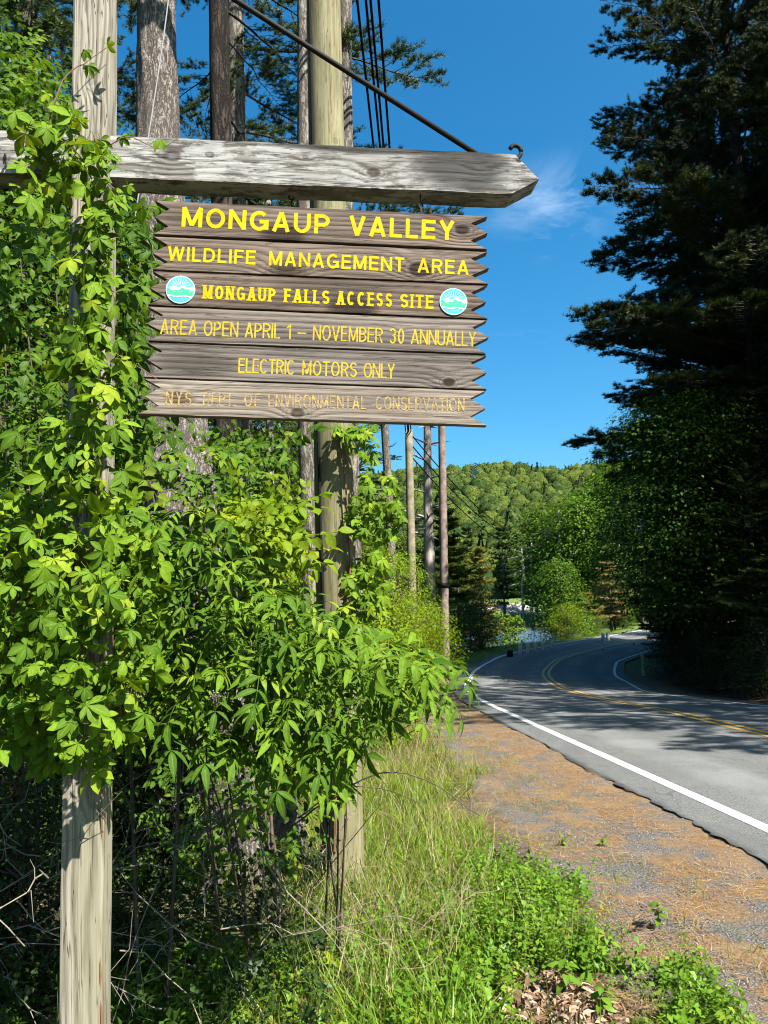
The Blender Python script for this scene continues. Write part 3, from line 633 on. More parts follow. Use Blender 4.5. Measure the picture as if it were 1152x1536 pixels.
def emblem(parent_plank, px, py, r):
    u0, v0 = suv(px, py)
    parts = [('disc', (.10, .42, .62), None)]
    def poly(name, pts, mat, y): 
        s_ = Soup(); n_ = len(pts); c_ = np.mean(pts, 0); V = [(c_[0], y, c_[1])] + [(a, y, b_) for a, b_ in pts]
        s_.add(V, [(0, i + 1, (i + 1) % n_ + 1) for i in range(n_)]); return s_
    ring = lambda rr, k=40: [(u0 + rr * math.cos(a), v0 + rr * math.sin(a)) for a in np.arange(k) * 2 * math.pi / k]
    # one joined mesh with four colour slots
    me_parts = []; Y0 = -.004
    s_ = Soup(); mats = [M['em_blue'], M['em_white'], M['em_green'], M['em_edge']]; idx = []
    def add(V, f, mi): s_.add(V, f); idx.extend([mi] * len(f))
    o_ = ring(r); i_ = ring(r * .93)
    V = [(a, Y0, b_) for a, b_ in o_] + [(a, Y0, b_) for a, b_ in i_] + [(a, .001, b_) for a, b_ in o_]; k = 40
    add(V, [x for i in range(k) for x in ((i, (i + 1) % k, k + (i + 1) % k), (i, k + (i + 1) % k, k + i))], 3)
    add(V, [x for i in range(k) for x in ((i, 2 * k + i, 2 * k + (i + 1) % k), (i, 2 * k + (i + 1) % k, (i + 1) % k))], 3)
    add([(u0, Y0, v0)] + [(a, Y0, b_) for a, b_ in i_], [(0, i + 1, (i + 1) % k + 1) for i in range(k)], 0)
    R2 = r * .93
    def band(top, bot, mi, y):
        n_ = 28; xs_ = np.linspace(-.99, .99, n_); V = []; f = []
        for x in xs_:
            lim = math.sqrt(max(0, 1 - x * x)) * .985; a = min(max(top(x), -lim), lim); b_ = min(max(bot(x), -lim), lim)
            V += [(u0 + x * R2, y, v0 + a * R2), (u0 + x * R2, y, v0 + b_ * R2)]
        for i in range(n_ - 1): f += [(2 * i, 2 * i + 1, 2 * i + 3), (2 * i, 2 * i + 3, 2 * i + 2)]
        add(V, f, mi)
    mt = lambda x: .02 + .10 * math.sin(x * 5 + .5) + .05 * math.sin(x * 13)
    band(lambda x: .20 + .05 * math.sin(x * 9) + .08 * math.exp(-((x - .2) / .3) ** 2), lambda x: mt(x) - .1, 1, Y0 - .0004)
    band(mt, lambda x: -.46 + .04 * math.sin(x * 6), 2, Y0 - .0008)
    band(lambda x: -.46 + .04 * math.sin(x * 6), lambda x: -.56 + .04 * math.sin(x * 6), 1, Y0 - .0006)
    for a in np.linspace(25, 155, 9):
        c_, sn = math.cos(rad(a)), math.sin(rad(a)); w_ = .014
        P = [(c_ * .30 - sn * w_, .1 + sn * .30 + c_ * w_), (c_ * .30 + sn * w_, .1 + sn * .30 - c_ * w_), (c_ * .80 + sn * w_, .1 + sn * .80 - c_ * w_), (c_ * .80 - sn * w_, .1 + sn * .80 + c_ * w_)]
        add([(u0 + x * R2, Y0 - .0003, v0 + z * R2) for x, z in P], [(0, 1, 2), (0, 2, 3)], 1)
    for a in np.linspace(-.5, .6, 5):
        P = [(a, -.15), (a + .12, -.2), (a + .11, -.17)]; add([(u0 + x * R2, Y0 - .0010, v0 + z * R2) for x, z in P], [(0, 1, 2)], 1)
    me = s_.mesh('emblem'); 
    for mm in mats: me.materials.append(mm)
    me.polygons.foreach_set('material_index', np.array(idx, 'i')); o = link('emblem', me, parent_plank)
    o['label'] = 'round blue emblem with a green mountain band and white rays'
    return o
M['em_blue'] = letter_mat('emblem_blue', (.10, .44, .66), .70, (.6, .7, .72)); M['em_white'] = letter_mat('emblem_white', (.80, .86, .86), .8)
M['em_green'] = letter_mat('emblem_green', (.07, .50, .28), .66, (.5, .75, .6)); M['em_edge'] = letter_mat('emblem_edge', (.45, .75, .80), .8)
for i in range(6):
    z1 = ztop - i * ph - gapz[i]; z0 = ztop - (i + 1) * ph + (.0035 if i else .004); hh = z1 - z0
    hwid = SW / 2; td = .058; jt = lambda: random.uniform(-.006, .006)
    L_ = [(-hwid + jt(), z1), (-hwid + td + jt(), z1 - hh * .24), (-hwid + jt(), z1 - hh * .5), (-hwid + td + jt(), z1 - hh * .76), (-hwid - (.012 if i == 5 else 0) + jt(), z0)]
    R_ = [(hwid + jt(), z0), (hwid - td + jt(), z1 - hh * .76), (hwid + jt(), z1 - hh * .5), (hwid - td + jt(), z1 - hh * .24), (hwid + jt(), z1)]
    bot = [(x, z0 + .0008 * math.sin(x * 31 + i)) for x in np.linspace(-.5, .5, 12)]; topp = [(x, z1 + .0008 * math.sin(x * 27 + i * 2)) for x in np.linspace(.5, -.5, 12)]
    kn = [(*suv(a, b_), r, dk) for a, b_, r, dk in knots_px[i]]; st = [(*suv(a, b_), ru, rv, c_, am) for a, b_, ru, rv, c_, am in stains[i]]
    mat = wood_mat('plank_wood_%s' % 'abcdef'[i], *tones[i], kn, 48, 'X', .012, 1.1, 11.3 * (i + 1), 0, st, .20, tuple(q * .62 for q in tones[i][1]), .55)
    pl = prism(L_ + bot + R_ + topp, 0, .036, mat, 'plank', hang, .0012)
    yb, hp, s_, slab, words, mk = rows[i]
    bl_ = lambda x: yb[0] + (yb[2] - yb[0]) * (x - yb[1]) / (yb[3] - yb[1])
    for lt in lettering([(w_, a, bl_(a), c_, bl_(c_)) for w_, a, c_ in words], hp, s_, slab, .0008 if i < 3 else .0005): lt.build('letter', M[mk], pl)
    if i == 2: emblem(pl, 271, 435, .0525); emblem(pl, 680, 453, .0515)
# battens behind the planks and the iron that carries them
for uu in (-.42, .40):
    s_ = Soup(); s_.add(*box_tris(uu - .03, uu + .03, .037, .062, -SH / 2 + .03, SH / 2 - .03)); s_.build('batten', M['bark_dark'], hang)
def ring_pts(c, r, nx, nz, n=14): return [c + nx * r * math.cos(a) + nz * r * math.sin(a) for a in np.linspace(0, 2 * math.pi, n)]
ex_ = np.array([1., 0, 0]); ez_ = np.array([0, 0, 1.])
for (pxx, pyy) in ((631, 309), (437, 296)):
    c0 = at(pxx, pyy, 2.675)
    tube_part('eye_hook', np.array(ring_pts(c0, .0105, norm(ex_ * .8 + np.array([0, .6, 0])), ez_)), .0034, M['rust'], hang, 6)
    tube_part('eye_hook', np.array([c0 + ez_ * .009, c0 + ez_ * .05]), .0035, M['rust'], hang, 6)
    tube_part('eye_hook', np.array([c0 - ez_ * .009, c0 - ez_ * .045]), .0035, M['rust'], hang, 6)
c0 = at(645, 319, 2.675); tube_part('bolt', np.array([c0 - ez_ * .02, c0, c0 + ez_ * .006]), [.004, .006, .006], M['rust'], hang, 6)

#@@VEG
# ------------------------------------------------------------------ leaf templates
def blade(L, W, fold=.25, curl=.25, n=4, peak=.5, sharp=1.0):
    """one leaflet along +y, folded on its midrib, tip curling down"""
    t_ = np.linspace(0, 1, n + 1); wv = W / 2 * np.sin(math.pi * t_ ** (math.log(.5) / math.log(peak))) ** sharp
    mid = np.stack([0 * t_, L * t_, -curl * L * t_ ** 2], 1); V = [tuple(p_) for p_ in mid]; f = []; li = {}; ri = {}
    for i in range(1, n):
        li[i] = len(V); V.append((-wv[i], mid[i, 1], mid[i, 2] + fold * wv[i])); ri[i] = len(V); V.append((wv[i], mid[i, 1], mid[i, 2] + fold * wv[i]))
    for i in range(n):
        a, b_ = i, i + 1
        if i == 0: f += [(a, b_, li[1]), (a, ri[1], b_)]
        elif i == n - 1: f += [(a, b_, li[i]), (a, ri[i], b_)]
        else: f += [(a, b_, li[i + 1]), (a, li[i + 1], li[i]), (a, ri[i + 1], b_), (a, ri[i], ri[i + 1])]
    return np.array(V), np.array(f)
def xform(t_, Mx, o=(0, 0, 0)): return t_[0] @ np.asarray(Mx).T + np.asarray(o), t_[1]
def joint(ts):
    V = []; Fc = []; n = 0
    for v, f in ts: V.append(v); Fc.append(f + n); n += len(v)
    return np.concatenate(V), np.concatenate(Fc)
def Rx(a): c, s_ = math.cos(a), math.sin(a); return np.array([[1, 0, 0], [0, c, -s_], [0, s_, c]])
def Ry(a): c, s_ = math.cos(a), math.sin(a); return np.array([[c, 0, s_], [0, 1, 0], [-s_, 0, c]])
def thin(a, b_, w_=.0015): a = np.array(a, float); b_ = np.array(b_, float); return tube(np.array([a, b_]), w_, 3)
def palmate(k, L=.095):
    rr = random.Random(k); ts = []
    for ang, s_ in ((0, 1), (48, .92), (-48, .92), (100, .68), (-100, .68)):
        Ls = L * s_ * rr.uniform(.88, 1.1); bl_ = blade(Ls, Ls * rr.uniform(.40, .48), rr.uniform(.15, .45), rr.uniform(.05, .35), 5, .58)
        ts.append(xform(bl_, rotz(rad(ang + rr.uniform(-8, 8))) @ Rx(rad(rr.uniform(-28, 2))) @ Ry(rad(rr.uniform(-15, 15)))))
    ts.append(thin((0, 0, 0), (0, -.05, .02)))
    return joint(ts)
def pinnate(k, L=.098):
    rr = random.Random(k); ts = []; n = 3; RL = .17
    P = [(0, RL * u, -.25 * RL * u * u) for u in (0, .35, .7, 1.0)]; ts.append(tube(np.array(P), .0014, 3))
    for i, u in enumerate((.32, .66, .97)):
        for sg in (-1, 1):
            Ls = L * rr.uniform(.8, 1.05) * (1 - .1 * (i == 0)); bl_ = blade(Ls, Ls * rr.uniform(.27, .33), rr.uniform(.2, .5), rr.uniform(.25, .6), 5, .45)
            ts.append(xform(bl_, rotz(-sg * rad(rr.uniform(48, 68))) @ Rx(rad(rr.uniform(-25, 5))), (0, RL * u, -.25 * RL * u * u)))
    bl_ = blade(L * 1.1, L * .34, .3, .5, 5, .45); ts.append(xform(bl_, Rx(rad(-25)), P[-1]))
    return joint(ts)
def sprig(k, L=.075, n=7, ratio=.55, R_=.22):
    rr = random.Random(k); ts = [tube(np.array([(0, 0, 0), (0, R_ * .5, .01), (0, R_, -.01)]), .0016, 3)]
    for i in range(n):
        u = (i + .5) / n; sg = 1 if i % 2 else -1; Ls = L * rr.uniform(.7, 1.1); bl_ = blade(Ls, Ls * ratio, rr.uniform(.1, .4), rr.uniform(.1, .5), 4, .45)
        ts.append(xform(bl_, rotz(-sg * rad(rr.uniform(35, 75))) @ Rx(rad(rr.uniform(-35, 10))) @ Ry(rad(rr.uniform(-20, 20))), (0, R_ * u, 0)))
    ts.append(xform(blade(L, L * ratio, .2, .3, 4, .45), Rx(-.2), (0, R_, 0)))
    return joint(ts)
def tmesh(name, tpl, mat, smooth=False):
    s_ = Soup(); s_.add(tpl[0], tpl[1], random.random()); me = s_.mesh(name, mat, smooth)
    cnt = {}
    for f in tpl[1]:
        for a, b_ in ((f[0], f[1]), (f[1], f[2]), (f[2], f[0])): e = (min(a, b_), max(a, b_)); cnt[e] = cnt.get(e, 0) + 1
    vn = np.ones(len(tpl[0])); 
    for (a, b_), c_ in cnt.items():
        if c_ == 1: vn[a] = vn[b_] = 0
    a_ = me.attributes.new('vein', 'FLOAT', 'POINT'); a_.data.foreach_set('value', vn.astype('f')); return me
PALM = [tmesh('palmate_leaf', palmate(i), M['creeper']) for i in range(8)]
PINN = [tmesh('pinnate_leaf', pinnate(i), M['elder']) for i in range(8)]
SPR = [tmesh('leafy_twig', sprig(i), M['shrub']) for i in range(6)]
SPRL = [tmesh('lime_twig', sprig(i + 10, .07, 7, .6), M['lime']) for i in range(5)]
def place(meshes, name, P, Mx, scale, parent, inv):
    o = bpy.data.objects.new(name, meshes[random.randrange(len(meshes))]); col.objects.link(o); o.parent = parent
    m4 = Matrix.Identity(4)
    for i in range(3):
        for j in range(3): m4[i][j] = float(Mx[i, j] * scale)
        m4[i][3] = float(P[i])
    o.matrix_world = m4 if inv is None else inv @ m4
    return o
def scatter(meshes, name, P, n, t_, parent, smin=.75, smax=1.15):
    loc = np.array(parent.location); Fm = frames(n, t_)
    for k in range(len(P)):
        o = bpy.data.objects.new(name, meshes[random.randrange(len(meshes))]); col.objects.link(o); o.parent = parent
        s_ = random.uniform(smin, smax); m4 = Matrix.Identity(4)
        for i in range(3):
            for j in range(3): m4[i][j] = float(Fm[k, i, j] * s_)
            m4[i][3] = float(P[k, i] - loc[i])
        o.matrix_basis = m4
SUNV = SUN; TOCAM = np.array([0, -1, .1])

def poly_sample(poly, n):
    poly = np.array(poly, float); lo, hi = poly.min(0), poly.max(0); out = []
    while len(out) < n:
        c_ = lo + rng.random((n * 3, 2)) * (hi - lo); x, y = c_.T; ins = np.zeros(len(c_), bool); j = len(poly) - 1
        for i in range(len(poly)):
            xi, yi = poly[i]; xj, yj = poly[j]
            ins ^= ((yi > y) != (yj > y)) & (x < (xj - xi) * (y - yi) / (yj - yi + 1e-9) + xi); j = i
        out.extend(c_[ins])
    return np.array(out[:n])
def vpts(px, Y): return np.array([at(a[0], a[1], b_) for a, b_ in zip(px, Y)])

# ------------------------------------------------------------------ climbing creeper on the sign post
g0 = gz(-1.03, 2.5)
cr = empty('creeper_vine', (-1.02, 2.42, g0), 0, 'creeper with five-fingered leaves climbing the wooden sign post up to the beam', 'climbing plant')
n = 215; yy = 205 + 525 * rng.random(n) ** .9; cx_ = np.interp(yy, [200, 300, 420, 560, 640, 730], [150, 150, 140, 135, 130, 118]); wd = np.interp(yy, [200, 260, 420, 560, 730], [36, 30, 30, 44, 56])
px = np.stack([cx_ + wd * rng.normal(size=n) * .62, yy], 1)
P = vpts(px, 2.44 - .13 * rng.random(n) - .04)
Nn = norm(SUNV * .55 + TOCAM * .6 + rvec(n, .5)); T_ = norm(np.array([0, -.15, -1]) + rvec(n, .38) + np.array([1., 0, 0]) * ((px[:, 0] - cx_) / 60)[:, None])
scatter(PALM, 'leaf', P, Nn, T_, cr, .34, .85)
px = np.stack([rng.uniform(20, 125, 42), rng.uniform(165, 300, 42)], 1); P = vpts(px, rng.uniform(2.25, 2.5, 42))
scatter(PALM, 'leaf', P, norm(SUNV * .5 + TOCAM * .6 + rvec(42, .45)), norm(np.array([0, 0, -1]) + rvec(42, .5)), cr, .45, .9)
px = np.array([(128, 75), (132, 98), (160, 66), (78, 152), (86, 165), (110, 170), (118, 165), (182, 205), (70, 140), (240, 210)]); k = len(px)
scatter(PALM, 'leaf', vpts(px, 2.42 + 0 * px[:, 0]), norm(TOCAM + rvec(k, .4)), norm(np.array([0, 0, -1]) + rvec(k, .4)), cr, .38, .55)
def vine(pxs, Ys, r, parent, mat='vine_stem', name='stem', k=5):
    P = spline(np.array([at(a, b_, c_) for (a, b_), c_ in zip(pxs, Ys)]), k); rr = np.linspace(r, r * .45, len(P))
    s_ = Soup(); v, f = tube(P + rvec(len(P), r * .4), rr, 5); s_.add(v - np.array(parent.location), f); return s_.build(name, M[mat], parent, True)
vine([(152, 1560), (150, 1400), (153, 1250), (146, 1100), (120, 1000), (140, 800), (128, 600), (150, 430), (140, 300), (150, 215)], [2.52, 2.52, 2.52, 2.46, 2.45, 2.45, 2.45, 2.45, 2.44, 2.44], .004, cr)
vine([(100, 260), (70, 210), (95, 120), (132, 92), (165, 68)], [2.44, 2.4, 2.42, 2.45, 2.47], .003, cr)
vine([(150, 230), (190, 205), (238, 222), (270, 205)], [2.42, 2.42, 2.46, 2.46], .0022, cr)
for q in range(10):
    a = rng.uniform(100, 180); b_ = rng.uniform(240, 700); vine([(a, b_), (a + rng.uniform(-40, 40), b_ + rng.uniform(20, 60)), (a + rng.uniform(-60, 60), b_ + rng.uniform(60, 130))], [2.43] * 3, .0028, cr)

# mound of creeper in front of the lower post
cm = empty('creeper_mound', (-1.2, 2.6, gz(-1.2, 2.6)), 0, 'thick mound of sunlit creeper leaves hiding the middle of the wooden sign post', 'climbing plant')
poly = [(-30, 745), (60, 730), (130, 715), (200, 735), (240, 790), (250, 900), (240, 1010), (215, 1090), (160, 1165), (120, 1185), (80, 1150), (-30, 1100)]
n = 285; px = poly_sample(poly, n); dep = 2.40 - .34 * np.clip(np.sin((px[:, 1] - 700) / 480 * math.pi), 0, 1) * rng.random(n) + .0012 * np.abs(px[:, 0] - 120)
P = vpts(px, dep); Nn = norm(SUNV * .6 + TOCAM * .35 + rvec(n, .58)); T_ = norm(np.array([0, -.35, -.8]) + rvec(n, .65))
scatter(PALM, 'leaf', P, Nn, T_, cm, .36, .88)
def leaf_stuff(name, label_parent, P, n_, t_, L, W, mat, smin=.7, smax=1.2, curl=.3, kind='stuff', seg=3):
    tpl = blade(L, W, .25, curl, seg, .45); s_ = Soup(); Fm = frames(n_, t_) * rng.uniform(smin, smax, len(P))[:, None, None]
    off = np.array(label_parent.location) if label_parent is not None else 0
    s_.many(tpl, Fm, P - off); o = s_.build(name, mat, label_parent)
    if kind: o['kind'] = kind
    return o
cm2 = empty('creeper_mound', (-1.35, 2.5, gz(-1.35, 2.5)), 0, 'creeper leaves spilling out at the left edge beside the wooden sign post', 'climbing plant')
n = 260; px = poly_sample([(-60, 745), (60, 730), (150, 720), (240, 800), (250, 900), (235, 1010), (190, 1090), (60, 1150), (-60, 1110)], n); P = vpts(px, 2.30 + .35 * rng.random(n))
scatter(PALM, 'leaf', P, norm(SUNV * .6 + TOCAM * .2 + rvec(n, .6)), norm(np.array([0, -.35, -.7]) + rvec(n, .7)), cm2, .45, .85)
n = 950; px = poly_sample([(-40, 760), (60, 750), (130, 740), (190, 760), (235, 800), (245, 900), (235, 1000), (205, 1070), (150, 1130), (-40, 1090)], n); P = vpts(px, 2.65 + .8 * rng.random(n))
leaf_stuff('inner_foliage', cm, P, norm(SUNV + rvec(n, .6)), norm(np.array([0, -.3, -.8]) + rvec(n, .6)), .065, .030, M['creeper'])
for q in range(12):
    a = rng.uniform(0, 220); vine([(a, 1150 - rng.uniform(0, 60)), (a + rng.uniform(-40, 40), 960), (a + rng.uniform(-50, 50), 800)], [2.6, 2.45, 2.35], .0035, cm)

# ------------------------------------------------------------------ elderberry shrubs
def elder(label, poly, n, Y0, Y1, loc, ninner, seedx, spread):
    r_ = empty('elderberry_shrub', (loc[0], loc[1], gz(loc[0], loc[1])), 0, label, 'shrub')
    px = poly_sample(poly, n); Y = Y0 + (Y1 - Y0) * rng.random(n) ** 1.3; P = vpts(px, Y)
    cen = np.array([loc[0], loc[1], 1.0]); out = norm((P - cen) * np.array([1, 1, .35]))
    Nn = norm(SUNV * .35 + np.array([0, 0, 1.0]) + TOCAM * .1 + rvec(n, .55)); T_ = norm(out * .8 + np.array([0, -.25, -.22]) + rvec(n, .6))
    scatter(PINN, 'leaf', P - T_ * .1, Nn, T_, r_, .42, .95)
    px = poly_sample([(a, b_ + (18 if b_ < 900 else -14)) for a, b_ in poly], ninner); P = vpts(px, Y1 + (.75) * rng.random(ninner) - .35)
    leaf_stuff('inner_foliage', r_, P, norm(SUNV * .5 + np.array([0, 0, 1]) + rvec(ninner, .5)), norm(rvec(ninner, .6) + np.array([.1, -.3, -.5])), .11, .036, M['elder'])
    for q in range(4):
        a, b_ = px[q]; base = np.array([loc[0] + rng.uniform(-.12, .12), loc[1] + rng.uniform(-.1, .1), 0]); base[2] = gz(base[0], base[1]) - .02; tip = at(a, b_, Y0 + (Y1 - Y0) * .6)
        mid = (base + tip) / 2 + np.array([rng.uniform(-.1, .1), rng.uniform(-.1, .1), .25])
        Pp = spline(np.array([base, mid, tip]), 6); s_ = Soup(); v, f = tube(Pp, np.linspace(.006, .002, len(Pp)), 5); s_.add(v - np.array(r_.location), f); s_.build('stem', M['stem'], r_, True)
    return r_
ea = elder('elderberry shrub with long drooping leaflets under the left end of the hanging sign', [(215, 745), (300, 745), (360, 790), (430, 860), (455, 930), (440, 1080), (420, 1150), (330, 1130), (240, 1120), (200, 1060), (195, 900)], 270, 2.45, 3.3, (-.75, 3.6), 850, 1, 0)
eb = elder('elderberry branches reaching right past the utility pole towards the road', [(400, 890), (470, 900), (540, 945), (610, 965), (650, 990), (700, 1010), (712, 1050), (660, 1045), (600, 1085), (560, 1090), (510, 1180), (450, 1190), (400, 1130), (380, 1000)], 240, 2.6, 3.5, (-.35, 3.8), 550, 2, 0)
# flower heads gone to seed
for (a, b_, Y) in ((108, 1022, 2.3), (205, 1040, 2.4), (325, 1045, 2.5), (428, 1010, 2.7), (520, 1065, 2.8), (455, 880, 3.2), (430, 1095, 2.7)):
    s_ = Soup(); c_ = at(a, b_, Y); k = 60; q = norm(rvec(k)) * rng.uniform(.01, .035, k)[:, None] * np.array([1, 1, .6]) 
    oc = np.array([(1, 0, 0), (-1, 0, 0), (0, 1, 0), (0, -1, 0), (0, 0, 1), (0, 0, -1)]) * .0028; of = np.array([(0, 2, 4), (2, 1, 4), (1, 3, 4), (3, 0, 4), (2, 0, 5), (1, 2, 5), (3, 1, 5), (0, 3, 5)])
    s_.many((oc, of), np.repeat(np.eye(3)[None], k, 0), q + c_)
    for i in range(0, k, 3): v, f = thin(c_ - np.array([0, 0, .035]), c_ + q[i], .0008); s_.add(v, f, .3)
    pr = ea if a < 440 else eb; s_.V = [v - np.array(pr.location) for v in s_.V]; o = s_.build('seed_head', M['twig'], pr)

# ------------------------------------------------------------------ background shrubs close behind the post
def twig_shrub(label, poly, n, Y0, Y1, meshes, ninner, mat, L=.075, group=None, sc_=(.7, 1.2), dense=.6):
    c_ = np.mean(poly, 0); P0 = at(c_[0], c_[1], (Y0 + Y1) / 2); r_ = empty('leafy_shrub', (P0[0], P0[1], gz(P0[0], P0[1])), 0, label, 'shrub', group)
    px = poly_sample(poly, n); P = vpts(px, rng.uniform(Y0, Y1, n)); Nn = norm(SUNV * .6 + TOCAM * .2 + np.array([0, 0, .4]) + rvec(n, .6)); T_ = norm(rvec(n, .6) + np.array([.1, -.35, -.1]))
    scatter(meshes, 'leafy_twig', P, Nn, T_, r_, *sc_)
    px = poly_sample(poly, ninner); P = vpts(px, Y1 + dense * rng.random(ninner)); leaf_stuff('inner_foliage', r_, P, norm(SUNV + rvec(ninner, .6)), norm(rvec(ninner, .7) + np.array([0, -.2, -.3])), L, L * .5, mat)
    for q in range(4):
        b0 = np.array([P0[0] + rng.uniform(-.25, .25), P0[1] + rng.uniform(-.2, .3), gz(P0[0], P0[1])]); tp = vpts(px[q:q + 1], [Y1])[0]; md = (b0 + tp) / 2 + np.array([rng.uniform(-.15, .15), .1, .15])
        Pp = spline(np.array([b0, md, tp]), 5); s_ = Soup(); v, f = tube(Pp, np.linspace(.011, .004, len(Pp)), 5); s_.add(v - np.array(r_.location), f); s_.build('stem', M['stem'], r_, True)
    return r_
twig_shrub('leafy shrub left of the creeper-covered post, below the beam', [(-60, 260), (60, 270), (110, 320), (105, 720), (40, 760), (-60, 760)], 150, 3.2, 4.6, SPR, 1300, M['shrub'], dense=1.2)
twig_shrub('narrow leafy shrub between the creeper-covered post and the teeth of the sign', [(160, 330), (215, 300), (225, 430), (205, 560), (230, 660), (200, 780), (160, 760)], 90, 3.0, 4.0, SPR, 1500, M['broad'])
twig_shrub('fresh yellow-green sapling leaves below the planks near the utility pole', [(340, 760), (410, 740), (445, 770), (440, 830), (400, 850), (340, 820)], 80, 4.2, 5.0, SPRL, 500, M['lime'], sc_=(.9, 1.4))
twig_shrub('dense shrub right under the bottom plank of the sign', [(240, 650), (330, 640), (440, 650), (440, 730), (380, 760), (300, 780), (240, 720)], 90, 4.6, 6.4, SPR, 900, M['broad'], sc_=(.8, 1.2))
twig_shrub('low shrub in the shade before the foot of the broad old pine', [(170, 1140), (300, 1110), (470, 1140), (480, 1260), (400, 1330), (200, 1330)], 85, 4.3, 5.3, SPR, 500, M['shade_leaf'], sc_=(.6, 1.0))
twig_shrub('twiggy green shrub behind the top of the wooden post', [(-60, 20), (40, 60), (100, 120), (105, 200), (60, 260), (-60, 260)], 100, 4.0, 5.5, SPR, 900, M['shrub'], sc_=(.7, 1.1))

# ------------------------------------------------------------------ utility pole with creeper
pA = at(485, 0, 5.22); pB = at(513.5, 1290, 5.22); ax_ = (pA - pB) / (pA[2] - pB[2])
pg = gz(pB[0], pB[1]); base = pB + ax_ * (pg - pB[2]); topz = 8.9; top = pB + ax_ * (topz - pB[2])
up = empty('utility_pole', base, 0, 'tall greenish treated wooden utility pole close behind the hanging sign, creeper at its foot', 'utility pole')
M['pole'] = wood_mat('treated_pole_wood', (.25, .225, .115), (.11, .10, .05), [(2.2, .02, .03, .3), (4.6, -.03, .03, .3), (5.2, .05, .025, .3), (3.2, .06, .02, .2)], 16, 'Z', .06, .9, 5.5, 0, [(1.5, -.14, 9, .05, (.22, .21, .13), .5)], .32, (.34, .31, .18), .8)
zz = np.linspace(-.3, 1, 40); Pp = base + (top - base) * zz[:, None]; s_ = Soup(); v, f = tube(Pp, .146 - .022 * np.clip(zz, 0, 1), 28, True); s_.add(v - base, f); s_.build('pole', M['pole'], up, True)
cpx = [(462, -350), (464, 0), (469, 210), (477, 640), (481, 800), (487, 960), (490, 1110), (493, 1260)]
cp = np.array([at(a, b_, 5.095) for a, b_ in cpx]); s_ = Soup(); v, f = tube(cp, .0095, 8); s_.add(v - base, f); s_.build('cable', M['wire'], up, True)
s_ = Soup(); s_.add(*box_tris(-.9, .9, -.05, .05, topz - base[2] - .35, topz - base[2] - .23)); s_.V = [v + np.array([0, -.13, 0]) for v in s_.V]; s_.build('crossarm', M['pole'], up)
for x in (-.8, -.45, .45, .8):
    s_ = Soup(); v, f = tube(np.array([(x, -.13, topz - base[2] - .23), (x, -.13, topz - base[2] - .17), (x, -.13, topz - base[2] - .13), (x, -.13, topz - base[2] - .10)]), [.02, .045, .03, .035], 10, True); s_.add(v, f); s_.build('insulator', M['white_plastic'], up, True)
pc = empty('creeper_vine', base, 0, 'creeper hanging in bunches on the utility pole, its leaves casting shadows on it', 'climbing plant')
for poly, n, Y0, Y1 in (([(545, 700), (580, 705), (605, 740), (605, 800), (570, 810), (530, 800), (520, 775), (535, 740)], 70, 4.85, 5.15), ([(545, 830), (580, 825), (590, 870), (570, 920), (530, 900), (515, 870)], 50, 4.85, 5.15), ([(500, 636), (560, 636), (565, 690), (545, 690), (520, 660), (500, 650)], 38, 4.9, 5.1), ([(515, 900), (560, 905), (560, 960), (505, 960)], 24, 4.85, 5.1)):
    px = poly_sample(poly, n); P = vpts(px, rng.uniform(Y0, Y1, n)); scatter(PALM, 'leaf', P, norm(SUNV * .6 + TOCAM * .5 + rvec(n, .3)), norm(np.array([0, -.2, -1]) + rvec(n, .4)), pc, .6, .95)
vine([(500, 1280), (508, 1100), (515, 960), (525, 860), (520, 760), (510, 650)], [5.06] * 6, .012, pc)
vine([(520, 760), (560, 740), (600, 760)], [5.05, 5.0, 5.0], .005, pc)
# white guy cord in front of the big trunk
gc = empty('guy_cord', at(205, 320, 3.9), 0, 'thin pale cord slanting down in front of the broad pine trunk', 'cord'); s_ = Soup(); v, f = tube(spline(np.array([at(262, -100, 3.9), at(250, 20, 3.9), at(228, 170, 3.9), at(205, 310, 3.9), at(190, 420, 3.9)]), 4), .004, 6); s_.add(v - np.array(gc.location), f); s_.build('cord', M['guard0'], gc, True)

# ------------------------------------------------------------------ far poles, wires, snags
def pole_thing(name, label, cat, pxa, pxb, Y, r0_, r1_, mat, sides=14, extra=None):
    a = at(*pxa, Y); b_ = at(*pxb, Y); gzz = gz(b_[0], b_[1]); d_ = (a - b_) / (a[2] - b_[2]); bs = b_ + d_ * (gzz - b_[2])
    r_ = empty(name, bs, 0, label, cat); zz = np.linspace(-.02, 1, 16); Pp = bs + (a - bs) * zz[:, None]; Pp += rvec(16, r1_ * .025)
    s_ = Soup(); v, f = tube(Pp, np.linspace(r0_, r1_, 16), sides, True); s_.add(v - bs, f); s_.build('pole' if 'pole' in name else 'trunk', mat, r_, True); return r_, a, bs
M['pole_far'] = flat_mat('far_pole_wood', (.30, .26, .17), .85, (.18, .16, .10), 6, bmp=.3); M['pole_brown'] = flat_mat('brown_pole_wood', (.30, .225, .19), .85, (.17, .125, .105), 5, bmp=.3)
r1, topA, _ = pole_thing('utility_pole', 'short greenish utility pole left of the brown one, carrying the wires at its top', 'utility pole', (613, 645), (620, 985), 24, .155, .125, M['pole_far'])
r2, topB, bB = pole_thing('utility_pole', 'tall brown utility pole right of the short greenish one, with a dark band low down', 'utility pole', (661, 520), (668, 995), 28, .165, .135, M['pole_brown'])
c_ = at(667, 878, 28); s_ = Soup(); v, f = tube(np.array([c_ - ez_ * .09, c_ + ez_ * .09]), .172, 14, True); s_.add(v - bB, f); s_.build('band', M['iron'], r2, True)
pole_thing('utility_pole', 'far utility pole half hidden among the trees past the lake', 'utility pole', (838, 765), (842, 890), 84, .16, .12, M['pole_far'], 8)
